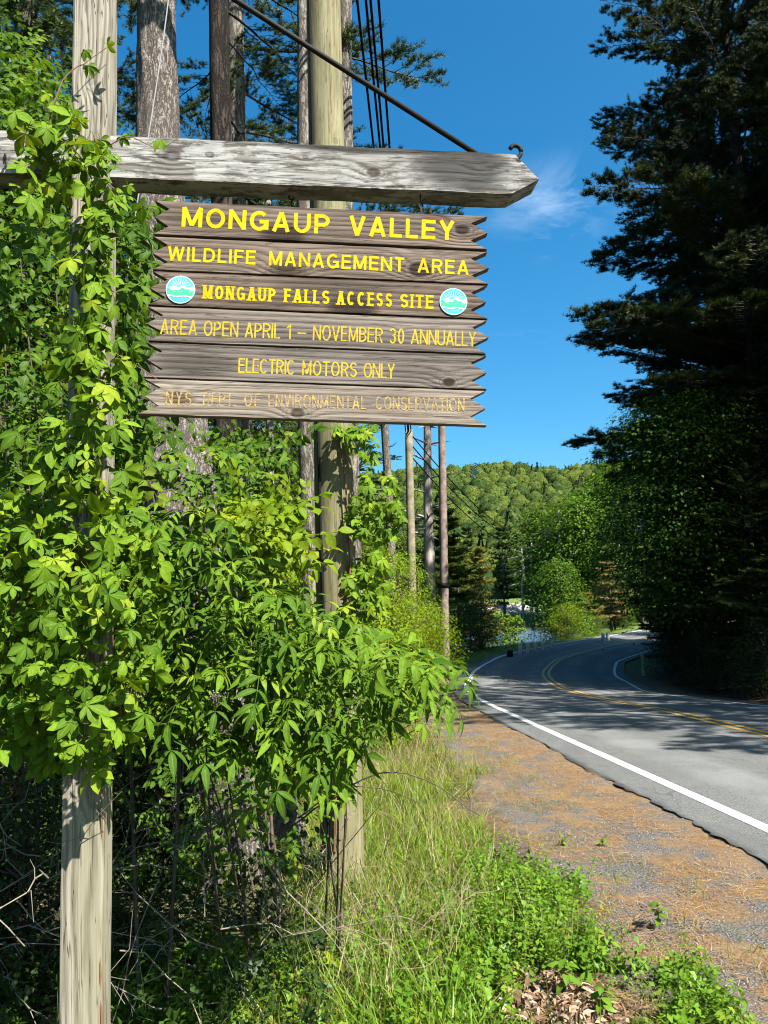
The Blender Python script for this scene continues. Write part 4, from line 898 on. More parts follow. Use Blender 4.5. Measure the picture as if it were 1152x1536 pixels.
topC = at(832, 772, 84)
for i, (dx, nm) in enumerate(((-14, 'leftmost'), (-1, 'second from the left'), (6, 'third from the left'), (18, 'rightmost'))):
    A = at(612 + dx * .25, 647, 23.9); Bp = at(550 + dx, 0, 9.26); d_ = (Bp - A) / (Bp[1] - A[1]); Sx = A + d_ * (5.2 - A[1])
    P = [Sx + (A - Sx) * u - ez_ * .35 * 4 * u * (1 - u) * 0.12 for u in np.linspace(0, 1, 14)]
    o_ = empty('overhead_wire', P[0], 0, '%s of the four black overhead wires crossing the sky above the beam' % nm, 'wire'); s_ = Soup(); v, f = tube(np.array(P), .019, 6); s_.add(v - P[0], f); s_.build('wire', M['wire'], o_, True)
for i, (dz, dx, nm) in enumerate(((0, 0, 'upper'), (-.45, .1, 'middle'), (-.95, -.2, 'lowest'))):
    A = topA + ez_ * (dz * .8 - .05); Bq = topC + np.array([dx, 0, dz * 1.2]); P = [A + (Bq - A) * u - ez_ * 2.9 * 4 * u * (1 - u) for u in np.linspace(0, 1, 26)]
    o_ = empty('overhead_wire', P[0], 0, '%s of three black wires sagging from the short pole towards the lake' % nm, 'wire'); s_ = Soup(); v, f = tube(np.array(P), .022, 5); s_.add(v - P[0], f); s_.build('wire', M['wire'], o_, True)
    if i == 0: Pm = P[8]
for (a, b_, Y, lab) in ((711, 706, 37, 'curly white marker clipped on the black wires before the hill'), (962, 788, 34, 'small white marker hanging before the dark trees right of the bend')):
    c_ = at(a, b_, Y); o_ = empty('wire_marker', c_, 0, lab, 'wire marker')
    for q in range(3):
        th = np.linspace(0, 3.5 * math.pi, 22); Pq = np.stack([.12 * np.cos(th + q * 2) + .10 * (q - 1), .12 * np.sin(th + q), -.35 + .7 * th / th[-1] + .1 * (q - 1)], 1) * .9; s_ = Soup(); v, f = tube(Pq, .028, 5, True); s_.add(v, f); s_.build('spiral', M['white_plastic'], o_, True)
w_ = empty('service_wire', at(962, 780, 34), 0, 'thin wire holding the small white marker before the dark trees', 'wire'); s_ = Soup(); v, f = tube(np.array([at(832, 765, 84), at(905, 775, 50), at(962, 783, 34), at(1100, 760, 24)]), .012, 4); s_.add(v - np.array(w_.location), f); s_.build('wire', M['wire'], w_)
def snag(label, pts, Y, r0_, r1_, mat, nst=14, ln=.7):
    P = spline(np.array([at(a, b_, Y) for a, b_ in pts]), 5); r_ = empty('dead_tree', (P[0][0], P[0][1], gz(P[0][0], P[0][1])), 0, label, 'dead tree')
    loc = np.array(r_.location); P = np.vstack([loc, P]); rr = np.linspace(r0_, r1_, len(P)); s_ = Soup(); v, f = tube(P, rr, 9, True); s_.add(v - loc, f); s_.build('trunk', mat, r_, True)
    s_ = Soup()
    for q in range(nst):
        u = rng.uniform(.2, .98); i = int(u * (len(P) - 1)); a = rng.uniform(0, 6.28); l_ = ln * rng.uniform(.4, 1.2); d_ = np.array([math.cos(a), math.sin(a) * .6, rng.uniform(-.2, .35)])
        v, f = tube(np.array([P[i], P[i] + d_ * l_ * .6, P[i] + d_ * l_ + ez_ * rng.uniform(-.1, .1)]), [rr[i] * .28, rr[i] * .18, .004], 4); s_.add(v - loc, f)
    o = s_.build('dead_branches', mat, r_); o['kind'] = 'stuff'; return r_
snag('pale dead tree with broken stubs between the two far utility poles', [(644, 830), (642, 760), (641, 640), (639, 500)], 31, .24, .12, M['snag'], 40, 1.4)
snag('thin grey trunk left of the short greenish pole', [(590, 1000), (586, 800), (577, 640), (570, 500)], 21, .14, .10, M['bark_lichen'], 12, .8)
snag('thin pale dead trunk beside the dark pines across the lake', [(797, 893), (798, 850), (797, 812)], 96, .2, .1, M['snag'], 14, 2.2)
snag('shorter bleached dead trunk leaning beside the lake pines', [(783, 880), (785, 850), (782, 822)], 94, .16, .08, M['snag'], 16, 2.2)

# ------------------------------------------------------------------ tree crowns
def tuft(k, n=12, L=.13, W=.013, up=.25):
    rr = np.random.default_rng(k); V = []; f = []
    for i in range(n):
        d_ = rr.normal(size=3); d_[2] = abs(d_[2]) * .8 + up * .3; d_[1] += .5; d_ /= np.linalg.norm(d_); s_ = np.cross(d_, rr.normal(size=3)); s_ /= np.linalg.norm(s_); l_ = L * rr.uniform(.7, 1.15)
        b_ = len(V); V += [tuple(s_ * W * .5), tuple(-s_ * W * .5), tuple(d_ * l_)]; f.append((b_, b_ + 1, b_ + 2))
    return np.array(V), np.array(f)
def pine_crown(seed, H, zlo, R, nw=26, perw=5, twn=14, tl=6, ts=1.0, W=.014, L=.14, droop=.05, nn=11, flat=0):
    """returns needle soup and limb soup for a layered white pine"""
    r = np.random.default_rng(seed); TF = [tuft(seed * 10 + i, nn, L * ts, W * ts) for i in range(3)]; pos = []; dirs = []; limbs = Soup()
    for wI in range(nw):
        t0 = (wI + r.uniform(-.3, .3) * (1 - .6 * flat)) / nw; hide = r.random() < 0; z = zlo + (H - zlo) * t0; prof = R * min(1, (1.03 - t0) ** .6) * (.5 + .5 * math.sin(min(1, t0 * 2.6) * 1.57))
        for k in range(perw):
            a = r.uniform(0, 6.28); ln = prof * r.uniform(.5, 1.22); el = rad(r.uniform(-8, 10) + 36 * t0 ** 3)
            u = np.linspace(0, 1, 6); rad_ = ln * u; dz = ln * (math.tan(el) * u - droop * 3 * u * (1 - u) + .12 * u ** 3)
            P = np.stack([np.cos(a) * rad_, np.sin(a) * rad_, z + dz], 1); P[1:-1] += r.normal(size=(4, 3)) * ln * .035
            v, f = tube(P, np.linspace(.008 + (.006 if flat else .009) * ln, .004, 6), 4); limbs.add(v, f)
            d_ = np.array([math.cos(a), math.sin(a), math.tan(el) * .5]); sd = np.array([-math.sin(a), math.cos(a), 0])
            for q in range(twn):
                uu = .16 + .84 * (q + r.random()) / twn; i = min(4, int(uu * 5)); b0 = P[i] + (P[i + 1] - P[i]) * (uu * 5 - i); sg = 1 if q % 2 else -1
                tlen = ln * .33 * (1.25 - uu) * r.uniform(.7, 1.3) + .12
                td = norm(d_ * .75 + sd * sg * .75 + np.array([0, 0, r.uniform(-.05, .25)])); m_ = max(2, int(tlen / .75 * tl))
                w_ = (np.arange(m_) + .6) / m_
                if q % 3 == 0 and flat:
                    m2 = 5; w2 = r.random(m2); pos.append(b0 + d_ * (w2 * ln * .12)[:, None] + r.normal(size=(m2, 3)) * np.array([.10, .10, .06])); dirs.append(np.repeat(td[None], m2, 0))
                pos.append(b0 + td * (w_ * tlen)[:, None] + r.normal(size=(m_, 3)) * np.array([.04, .04, .06])); dirs.append(np.repeat(td[None], m_, 0))
    pos = np.concatenate(pos); dirs = norm(np.concatenate(dirs) + r.normal(size=(len(pos), 3)) * .25); k = len(pos); upv = np.tile([0, 0, 1.], (k, 1)) + r.normal(size=(k, 3)) * .2
    Fm = frames(upv, dirs) * r.uniform(.75, 1.25, k)[:, None, None]; nd = Soup(); ch = r.integers(0, 3, k); clump = np.sin(pos[:, 0] * 2.1 + seed) * np.sin(pos[:, 1] * 2.3) * .2 + r.random(k) * .6 + .2
    for i in range(3): nd.many(TF[i], Fm[ch == i], pos[ch == i], np.clip(clump[ch == i], 0, 1))
    return nd, limbs
def leafy_crown(seed, H, zlo, R, nclump, lpc, L, W, flat=.55, top=.75, seg=2, cl=.42):
    r = np.random.default_rng(seed); limbs = Soup(); pos = []; nrm = []; tip = []; rn = []
    for c in range(nclump):
        u = r.random(); z = zlo + (H - zlo) * u; prof = R * math.sqrt(max(0.02, 1 - ((u - .42) / .62) ** 2)); a = r.uniform(0, 6.28); rr = prof * (r.random() ** .45) * (1 + .18 * math.sin(a * 3 + seed + u * 5))
        c0 = np.array([math.cos(a) * rr, math.sin(a) * rr, z]); d_ = norm(np.array([math.cos(a), math.sin(a), .25])); m_ = max(3, int(lpc * r.uniform(.5, 1.4)))
        if c % (3 if R < 2 else 11) == 0:
            b0 = np.array([0, 0, max(zlo * .5, z - rr * .9)]); P = spline(np.array([b0, b0 * .6 + c0 * .4 + r.normal(size=3) * .10 * R, b0 * .25 + c0 * .75 + r.normal(size=3) * .08 * R, c0]), 2); v, f = tube(P, np.linspace(.008 * R + .006, .003, len(P)), 4); limbs.add(v, f)
        q = r.normal(size=(m_, 3)) * np.array([cl, cl, cl * flat]) * .5; q[:, 2] -= (q[:, 0] ** 2 + q[:, 1] ** 2) * .5 / cl
        pos.append(c0 + q); nrm.append(np.array([0, 0, 1.]) + d_ * .5 + r.normal(size=(m_, 3)) * .42); tip.append(q * 1.2 + d_ * .35 + np.array([0, 0, -.25]) + r.normal(size=(m_, 3)) * .25)
        rn.append(np.clip(r.random() * .6 + r.random(m_) * .4, 0, .999))
    pos = np.concatenate(pos); k = len(pos); Fm = frames(np.concatenate(nrm), np.concatenate(tip)) * r.uniform(.65, 1.2, k)[:, None, None]
    lv = Soup(); lv.many(blade(L, W, .25, .25, seg, .5), Fm, pos, np.concatenate(rn)); return lv, limbs
def trunk_soup(seed, H, r0_, limbs=None, lean=.0, n=10, wob=.04):
    r = np.random.default_rng(seed); z = np.linspace(-.4, H, 16); P = np.stack([lean * z + np.cumsum(r.normal(size=16)) * wob * .3, np.cumsum(r.normal(size=16)) * wob * .3, z], 1); P[:, :2] -= P[0, :2] * 1
    rr = r0_ * np.clip(1 - z / (H * 1.03), .04, 1.05) ** .8; rr[:2] *= 1.25
    s_ = Soup(); v, f = tube(P, rr, n); s_.add(v, f)
    if limbs is not None: s_.V += limbs.V; s_.F += [q + s_.n for q in limbs.F]; s_.R += limbs.R; s_.n += limbs.n
    return s_
class Kind:
    def __init__(k, name, crown, limbs, H, r0_, mat, bark): k.name = name; k.crown = crown.mesh(name + '_crown', mat); k.trunk = trunk_soup(hash(name) % 97 if False else len(name), H, r0_, limbs).mesh(name + '_trunk', bark, True)
def fixl(l):  # limbs soups keep their own running offsets: flatten to one block
    V = np.concatenate(l.V); Fc = np.concatenate(l.F); s_ = Soup(); s_.add(V, Fc, .5); return s_
def mk(name, gen, H, r0_, mat, bark): c_, l = gen; return Kind(name, c_, fixl(l), H, r0_, mat, bark)
K = {}
def bough_mesh(k, mat, nb=26, L=5.0, nl=.125, nw_=.0095, dens=1.0, hang=0.0):
    """one pine bough, 5 m long along +x: limb, side branchlets, twigs, and needle tufts packed along them"""
    r = np.random.default_rng(100 + k); TF = [tuft(900 + k * 5 + i, 9, nl, nw_, .35) for i in range(4)]; wood = Soup(); pos = []; dr = []
    u = np.linspace(0, 1, 9); P = np.stack([L * u, np.cumsum(r.normal(size=9)) * .05, L * (.05 * np.sin(u * 3.1) - .05 * u + .09 * u ** 3) + np.cumsum(r.normal(size=9)) * .02], 1); P[0] = 0
    v, f = tube(P, np.linspace(.042, .006, 9), 5); wood.add(v, f)
    for q in range(nb):
        uu = .20 + .80 * (q + r.random()) / nb; i = min(7, int(uu * 8)); b0 = P[i] + (P[i + 1] - P[i]) * (uu * 8 - i); sg = 1 if q % 2 else -1; a = rad(r.uniform(28, 62)) * sg
        ln = L * .23 * math.sin(min(1, (1.12 - uu) * 1.9) * 1.57) * r.uniform(.6, 1.25); d_ = np.array([math.cos(a), math.sin(a), r.uniform(-.10, .16) - hang])
        Q = np.array([b0, b0 + d_ * ln * .5 + [0, 0, .01], b0 + d_ * ln + [0, 0, .05 * ln]]); v, f = tube(Q, [.011, .007, .003], 3); wood.add(v, f)
        m_ = max(4, int(ln / .06 * dens)); w_ = .25 + .75 * r.random(m_); pos.append(b0 + d_ * (w_ * ln)[:, None] + r.normal(size=(m_, 3)) * [.03, .03, .025]); dr.append(np.repeat(norm(d_ + [0, 0, .25])[None], m_, 0))
        for j in range(5):
            wj = r.uniform(.3, .95); c0 = b0 + d_ * ln * wj; a2 = a + r.uniform(-1.0, 1.0); l2 = ln * r.uniform(.18, .42); d2 = np.array([math.cos(a2), math.sin(a2), r.uniform(-.05, .35)])
            v, f = tube(np.array([c0, c0 + d2 * l2]), [.004, .002], 3); wood.add(v, f); m_ = max(3, int(l2 / .05 * dens)); w_ = r.random(m_) * .85 + .2; pos.append(c0 + d2 * (w_ * l2)[:, None] + r.normal(size=(m_, 3)) * .02); dr.append(np.repeat(norm(d2 + [0, 0, .3])[None], m_, 0))
    pos = np.concatenate(pos); dr = np.concatenate(dr); n = len(pos); dr = norm(dr + r.normal(size=(n, 3)) * .25); Fm = frames(np.tile([0, 0, 1.], (n, 1)) + r.normal(size=(n, 3)) * .2, dr) * r.uniform(.7, 1.2, n)[:, None, None]; ch = r.integers(0, 4, n)
    s_ = Soup(); rn = np.clip(.25 + .5 * r.random(n) + .2 * (pos[:, 2] - pos[:, 2].mean()), 0, .98)
    for i in range(4): s_.many(TF[i], Fm[ch == i], pos[ch == i], rn[ch == i] * .5)
    nn_ = sum(len(q) for q in s_.F); Vw = np.concatenate(wood.V); Fw = np.concatenate(wood.F); s_.add(Vw, Fw, .5); me = s_.mesh('bough', mat); me.materials.append(M['bark'])
    me.polygons.foreach_set('material_index', np.concatenate([np.zeros(nn_, 'i'), np.ones(len(Fw), 'i')])); return me
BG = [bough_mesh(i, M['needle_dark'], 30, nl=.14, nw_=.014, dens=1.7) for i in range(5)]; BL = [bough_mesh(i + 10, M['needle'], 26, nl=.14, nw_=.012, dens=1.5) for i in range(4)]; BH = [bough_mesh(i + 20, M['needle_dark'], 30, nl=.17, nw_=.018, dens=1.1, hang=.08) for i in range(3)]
TRK = {b_: trunk_soup(5, 20, .26, None, n=14).mesh('pine_trunk', M[b_], True) for b_ in ('bark_dark', 'bark', 'bark_lichen')}
PK = {'pineA': (BG, 21, 2.0, 5.0, .60, 5, 'bark_dark'), 'pineB': (BG, 19, 1.6, 5.0, .62, 5, 'bark_dark'), 'pineL': (BL, 19, 4.6, 3.6, .58, 3, 'bark'), 'pineS': (BG, 19, 4.0, 4.8, 1.25, 4, 'bark_dark'), 'hemlock': (BH, 7.5, .3, 2.3, .34, 4, 'bark_dark')}
def boughs(r_, kind, s_, mats=None, seed=0, z_from=None, z_to=None, axis=None, back=False):
    B, H, zlo, R, sp, pw, bk = PK[kind]; r = np.random.default_rng(seed); z = zlo * s_; Hs = H * s_
    while z < Hs * .985:
        t0 = (z - zlo * s_) / (Hs - zlo * s_); prof = R * s_ * min(1, (1.03 - t0) ** .46) * (.5 + .5 * math.sin(min(1, t0 * 2.6) * 1.57)); a0 = r.uniform(0, 6.28)
        if z_from is None or z_from < z < z_to:
            for k in range(pw):
                a = a0 + k * 6.283 / pw + r.normal() * .22; ln = prof * r.uniform(.55, 1.2); sc_ = max(ln / 5.0, .09)
                if back and math.sin(a) < .25: continue
                o = bpy.data.objects.new('bough', B[r.integers(0, len(B))]); col.objects.link(o); o.parent = r_
                ox, oy = (0, 0) if axis is None else axis(z)
                o.location = (ox, oy, z + r.normal() * .07 * s_); o.rotation_euler = (r.normal() * .12, -rad(r.uniform(-10, 9) + 34 * t0 ** 3), a); o.scale = (sc_, sc_ * r.uniform(.85, 1.2), sc_)
                if mats is not None: o.material_slots[0].link = 'OBJECT'; o.material_slots[0].material = mats
        z += sp * s_ * r.uniform(.8, 1.2)
K['pineM'] = mk('lakeside_pine', pine_crown(5, 13, 1.5, 3.0, 16, 4, 8, 3, 2.4, .05, .16), 13.2, .18, M['needle'], M['bark'])
K['broadL'] = mk('broadleaf_tree', leafy_crown(6, 13, 2.2, 4.0, 1100, 32, .13, .075, .5, seg=2, cl=.9), 11.5, .18, M['broad'], M['bark_dark'])
K['farL'] = mk('far_broadleaf', leafy_crown(16, 13, 1.6, 4.0, 420, 22, .36, .24, .55, seg=2, cl=1.3), 11.5, .18, M['shrub'], M['bark_dark'])
K['lakeS'] = mk('lake_tree', leafy_crown(21, 4.1, 1.25, 1.5, 120, 20, .20, .12, .5, seg=2, cl=.5), 3.8, .05, M['lime'], M['bark_lichen'])
K['broadR'] = mk('roadside_broadleaf', leafy_crown(26, 8.9, 2.3, 2.6, 460, 46, .13, .085, .42, seg=2, cl=.8), 7.9, .14, M['broad'], M['bark_dark'])
K['broadS'] = mk('small_broadleaf', leafy_crown(7, 6, .5, 1.9, 420, 26, .11, .06, .5, seg=2, cl=.6), 5.4, .07, M['shrub'], M['bark'])
K['bush'] = mk('bush', leafy_crown(8, 2.6, .1, 1.2, 260, 22, .075, .042, .6, seg=2, cl=.36), 2.2, .03, M['shrub'], M['stem'])
K['bushB'] = mk('bush', leafy_crown(9, 1.7, .05, 1.0, 240, 20, .06, .032, .6, seg=2, cl=.28), 1.4, .02, M['shrub'], M['stem'])
def tree(kind, x, y, s_=1.0, label=None, cat='tree', group=None, mat=None, name=None, sxy=1.0, bark=None, dz=0):
    k = K.get(kind); r_ = empty(name or ('pine_tree' if 'pine' in kind else 'conifer' if kind == 'hemlock' else 'bush' if 'bush' in kind else 'broadleaf_tree'), (x, y, float(gz(x, y)) + dz), random.uniform(0, 6.28), label, cat, group)
    if kind in PK:
        t_ = bpy.data.objects.new('trunk', TRK[PK[kind][6]]); col.objects.link(t_); t_.parent = r_; q = PK[kind][1] * s_ / 20; t_.scale = (q * .95, q * .95, q); boughs(r_, kind, s_, mat, int(abs(x * 31 + y * 17) * 10)); return r_
    r_.scale = (s_ * sxy, s_ * sxy, s_)
    for nm, me, mt_ in (('trunk' if 'bush' not in kind else 'stem', k.trunk, bark), ('crown', k.crown, mat)):
        o = bpy.data.objects.new(nm, me); col.objects.link(o); o.parent = r_
        if mt_ is not None: o.material_slots[0].link = 'OBJECT'; o.material_slots[0].material = mt_
    return r_
# right-hand forest wall
G1 = 'tall pines of the dark forest wall right of the road'; L1 = 'tall dark pine in the shaded forest wall right of the road'
first = True
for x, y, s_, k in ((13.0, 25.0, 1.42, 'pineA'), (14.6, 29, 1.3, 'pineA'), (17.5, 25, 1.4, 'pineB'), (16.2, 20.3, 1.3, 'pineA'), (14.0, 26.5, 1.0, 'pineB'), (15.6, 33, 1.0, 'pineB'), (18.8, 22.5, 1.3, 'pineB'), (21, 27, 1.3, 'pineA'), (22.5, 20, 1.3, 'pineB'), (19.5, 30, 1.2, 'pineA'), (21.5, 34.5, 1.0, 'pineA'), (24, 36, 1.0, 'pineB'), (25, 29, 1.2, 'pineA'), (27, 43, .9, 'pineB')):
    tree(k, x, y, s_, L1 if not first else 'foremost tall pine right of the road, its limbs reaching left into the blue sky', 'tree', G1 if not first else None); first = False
# trees right of the frame whose shade crosses the road
for x, y, s_, k in ((12.6, 5.4, 1.0, 'pineS'), (12.4, 9.8, 1.0, 'pineS'), (15.8, 13.0, 1.1, 'pineS')):
    tree(k, x, y, s_, L1, 'tree', G1)
G2 = 'young conifers in the shade at the right road side'; L2 = 'young dark conifer standing in shade at the foot of the right-hand forest'
for x, y, s_ in ((10.4, 14, .9), (9.6, 19.5, .8), (9.9, 24, .9), (10.8, 28, .8), (12.0, 30.5, .9), (14.2, 34.5, .9), (12.5, 16.5, 1.1), (12.2, 24, 1.1), (15.5, 29, 1.1), (17, 34, 1.0), (11.8, 12, .9), (16.5, 21, 1.1), (19.5, 40.5, .9), (13.2, 27, 1.1), (11.3, 21.2, 1.0)):
    tree('hemlock', x, y, s_, L2, 'tree', G2)
tree('broadR', 9.2, 22.6, 1.0, 'green broadleaf tree leaning out below the pines at the right', 'tree', mat=M['broad'])
tree('broadL', 15.2, 38.5, 1.0, 'broadleaf tree standing where the road vanishes behind the dark forest', 'tree')
G3 = 'shaded bushes at the right road side'; L3 = 'low dark leafy bush in the shade right of the road'
for x, y, s_ in ((9.3, 15.5, .8), (9.0, 18, .7), (8.9, 21, .7), (9.2, 23.5, .7), (9.9, 26.5, .75), (11.0, 29.3, .8), (12.6, 32.8, .9), (13.9, 35.5, .9), (16, 38.5, 1.0), (10.5, 12.5, .9), (11.2, 17.2, 1.1), (11, 25, 1.1), (18.5, 42.5, 1.0), (21, 46, 1)):
    tree('bush', x, y, s_, L3, 'bush', G3, M['shade_leaf'])
# left: big old pine behind the sign
def big_trunk(label, pts, Ys, rr, mat, k=8, sides=40, crown=None, cz=0, cs=1, amp=.05):
    P = spline(np.array([at(a, b_, Y) for (a, b_), Y in zip(pts, Ys)]), k); R_ = np.interp(np.linspace(0, 1, len(P)), np.linspace(0, 1, len(rr)), rr)
    b0 = np.array([P[0][0], P[0][1], gz(P[0][0], P[0][1]) - .1]); P = np.vstack([b0, P]); R_ = np.concatenate([[R_[0] * 1.1], R_])
    r_ = empty('pine_tree', b0 + ez_ * .1, 0, label, 'tree'); s_ = Soup(); v, f = tube(P, R_, sides); V3 = v.reshape(len(P), sides, 3)
    cen = P[:, None]; off = V3 - cen; th = np.arange(sides) * 2 * math.pi / sides; zz = np.arange(len(P))[:, None]
    off = off * (1 + amp * (np.sin(th * 9 + .35 * zz)[:, :, None] * .6 + rng.normal(size=(len(P), sides, 1)) * .45)); s_.add((cen + off).reshape(-1, 3) - np.array(r_.location), f); s_.build('trunk', mat, r_, True)
    if crown:
        zr_ = P[:, 2] - r_.location[2]; boughs(r_, crown, cs, M['needle'], int(label.count('e') * 7 + len(label)), axis=lambda z: (float(np.interp(z, zr_, P[:, 0])) - r_.location[0], float(np.interp(z, zr_, P[:, 1])) - r_.location[1]), back=True)
    return r_
big_trunk('broad old pine whose ridged trunk rises behind the left end of the sign', [(365, 1270), (350, 1150), (285, 850), (258, 640), (245, 420), (237, 200), (235, 0), (233, -300), (232, -700), (232, -1300)], [5.9, 5.9, 6.0, 6.1, 6.2, 6.3, 6.3, 6.4, 6.4, 6.4], [.47, .40, .34, .29, .24, .19, .165, .155, .14, .09], M['bark_big'], 14, 48)
big_trunk('dark slender pine trunk in shade left of the utility pole', [(350, 1150), (340, 700), (331, 200), (328, 0), (326, -600), (326, -1500)], [9.2] * 6, [.17, .15, .135, .13, .11, .05], M['bark_dark'], 8, 20, 'pineL', .5, .9)
big_trunk('grey pine trunk lit by the sun just right of the dark slender one', [(370, 1130), (364, 700), (356, 200), (353, 0), (350, -600), (350, -1500)], [10.2] * 6, [.16, .14, .125, .12, .10, .05], M['bark_lichen'], 8, 20, 'pineL', .5, 1.0)
big_trunk('lichen spotted pine trunk close right behind the utility pole', [(535, 1100), (525, 700), (518, 200), (517, 0), (517, -600), (515, -1500)], [10.5] * 6, [.15, .13, .115, .105, .09, .04], M['bark_lichen'], 8, 20)
wt = [o for o in col.objects if o.name.startswith('pine_tree') and 'close right behind' in o.get('label', '')][0]
for q, (zz_, a_, l_) in enumerate(((7.35, .25, 1.55), (7.2, -.5, 1.1), (6.9, 3.0, 1.2), (7.6, 2.4, 1.0), (6.6, .9, 1.2), (6.3, -.2, 1.25), (6.1, 3.6, 1.1), (5.6, .5, 1.3), (5.2, -.7, 1.2))):
    wl = at(517, 700, 10.5) - np.array(wt.location); o = bpy.data.objects.new('bough', BL[q % 4]); col.objects.link(o); o.parent = wt; o.location = (float(wl[0]), float(wl[1]), zz_ + .35); o.rotation_euler = (0, -.12, a_); o.scale = (l_ / 5 * 1.25,) * 3
big_trunk('pale narrow trunk seen below the planks left of the utility pole', [(470, 1050), (466, 900), (462, 700), (458, 500), (455, -200)], [9] * 5, [.13, .12, .11, .11, .08], M['bark_lichen'], 6, 16)
big_trunk('thin birch-grey stem between shrub leaves under the sign', [(407, 1000), (406, 860), (405, 700), (404, 560), (402, 300)], [11] * 5, [.07, .065, .06, .055, .05], M['snag'], 6, 12)
G4 = 'trees of the wood behind the sign'
for k, x, y, s_, mt_ in (('pineL', -6.0, 12, 1.1, None), ('broadL', -6.4, 9.5, .8, M['broad']), ('pineL', -4.2, 19.5, .9, None), ('broadL', -9, 15, .95, None), ('pineL', -9.5, 20, 1.15, None), ('pineL', -3.0, 23, 1.0, None), ('broadL', -5.5, 24, .85, M['shrub']), ('pineL', -7, 28, 1.15, None), ('broadL', -2.8, 28, .62, None), ('pineA', -13, 25, 1.0, M['needle']), ('pineB', -11, 34, 1.0, M['needle']), ('pineL', -1.2, 33, .75, None), ('pineA', -5, 38, .8, M['needle']), ('broadL', -15, 16, 1.0, None), ('broadL', -12, 8, .9, None), ('pineB', -17, 30, 1, M['needle']), ('pineL', -7.8, 6.2, 1.0, None), ('broadL', -9.5, 3.5, .8, None)):
    pn = 'pine' in k; tree(k, x, y, s_, 'pine standing in the wood behind the sign' if pn else 'broadleaf tree standing in the wood behind the sign', 'tree', ('pines' if pn else 'broadleaf trees') + ' of the wood behind the sign', mt_)
# small trees and bushes filling the wood's edge
LG = [('lime green sapling at the sunny edge of the wood left of the far poles', M['lime'], 'lime green saplings at the wood edge'), ('green bush growing below the trees behind the sign', M['shrub'], 'green bushes behind the sign'), ('dusky bush in the shade of the wood behind the sign', M['shade_leaf'], 'dusky bushes in the wood')]
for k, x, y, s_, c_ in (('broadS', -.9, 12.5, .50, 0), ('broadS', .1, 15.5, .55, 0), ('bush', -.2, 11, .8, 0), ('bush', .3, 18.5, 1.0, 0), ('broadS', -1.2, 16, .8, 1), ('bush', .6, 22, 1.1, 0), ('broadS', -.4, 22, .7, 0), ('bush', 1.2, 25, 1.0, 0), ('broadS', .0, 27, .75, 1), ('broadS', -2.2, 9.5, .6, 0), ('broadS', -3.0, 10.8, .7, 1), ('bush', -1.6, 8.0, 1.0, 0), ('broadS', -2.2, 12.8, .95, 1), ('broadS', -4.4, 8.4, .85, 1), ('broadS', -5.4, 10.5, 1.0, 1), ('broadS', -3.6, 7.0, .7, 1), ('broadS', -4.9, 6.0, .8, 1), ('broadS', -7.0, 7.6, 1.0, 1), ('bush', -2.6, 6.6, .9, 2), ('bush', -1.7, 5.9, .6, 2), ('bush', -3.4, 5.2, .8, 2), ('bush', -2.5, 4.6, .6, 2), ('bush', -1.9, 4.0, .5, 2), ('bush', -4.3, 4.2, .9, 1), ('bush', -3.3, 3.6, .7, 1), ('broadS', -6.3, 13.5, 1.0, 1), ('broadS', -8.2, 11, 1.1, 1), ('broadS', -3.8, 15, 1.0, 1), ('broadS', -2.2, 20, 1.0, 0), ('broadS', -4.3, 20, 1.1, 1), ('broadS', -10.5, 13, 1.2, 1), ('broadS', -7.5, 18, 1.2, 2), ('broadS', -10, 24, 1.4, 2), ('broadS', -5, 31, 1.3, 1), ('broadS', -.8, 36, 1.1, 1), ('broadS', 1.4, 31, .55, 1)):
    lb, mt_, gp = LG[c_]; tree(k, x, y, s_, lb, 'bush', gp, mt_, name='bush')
# trees round the lake
tree('farL', 12.0, 52, .47, 'round bright green broadleaf tree at the lake shore beside the bend', 'tree', mat=M['shrub'], sxy=1.0)
tree('bush', 11.9, 49.6, .95, 'lime green bush at the foot of the round bright green tree', 'bush', mat=M['lime'])
tree('pineM', 18.2, 61, .44, 'rusty brown young conifer by the far bend of the road', 'tree', mat=M['needle_rust'], sxy=1.5)
tree('pineM', 16.2, 60.0, .36, 'olive young conifer left beside the rusty brown one', 'tree', mat=M['needle_yellow'], sxy=1.5)
tree('farL', 19.2, 63.5, .38, 'dull green small tree right behind the rusty brown conifer', 'tree', mat=M['broad'])
tree('pineM', 6.0, 49.5, .56, 'yellowing young pine on the near lake shore', 'tree', mat=M['needle_yellow'], sxy=1.3)
tree('lakeS', 8.3, 52.5, 1.0, 'thin yellow-green tree in front of the lake water', 'tree', mat=M['lime'], sxy=1.1)
tree('pineM', 4.4, 46, .50, 'olive green pine left of the yellowing one', 'tree', mat=M['needle_far'], sxy=1.4)
tree('pineM', 3.3, 41, .62, 'green pine right behind the tall brown utility pole', 'tree', mat=M['needle_far'], sxy=1.2)
for i, (k, x, y, s_, mt_, sx) in enumerate((('bush', 5.4, 43, 1.35, 'shade_leaf', 1.1), ('bush', 4.4, 40, 1.1, 'broad', 1.2), ('bush', 3.0, 36.5, 1.1, 'broad', 1), ('bush', 2.2, 32.5, .9, 'shrub', 1), ('bush', 14.4, 54.6, .8, 'shrub', 1), ('bush', 16.0, 57.5, .8, 'broad', 1), ('bush', 3.2, 47, 1.3, 'broad', 1.1), ('bush', 2.0, 44, 1.8, 'shrub', 1.1), ('bush', 19.4, 61.3, .9, 'broad', 1))):
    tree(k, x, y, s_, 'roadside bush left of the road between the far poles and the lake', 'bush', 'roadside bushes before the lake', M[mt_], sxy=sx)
G5 = 'pines across the lake'; r = np.random.default_rng(44)
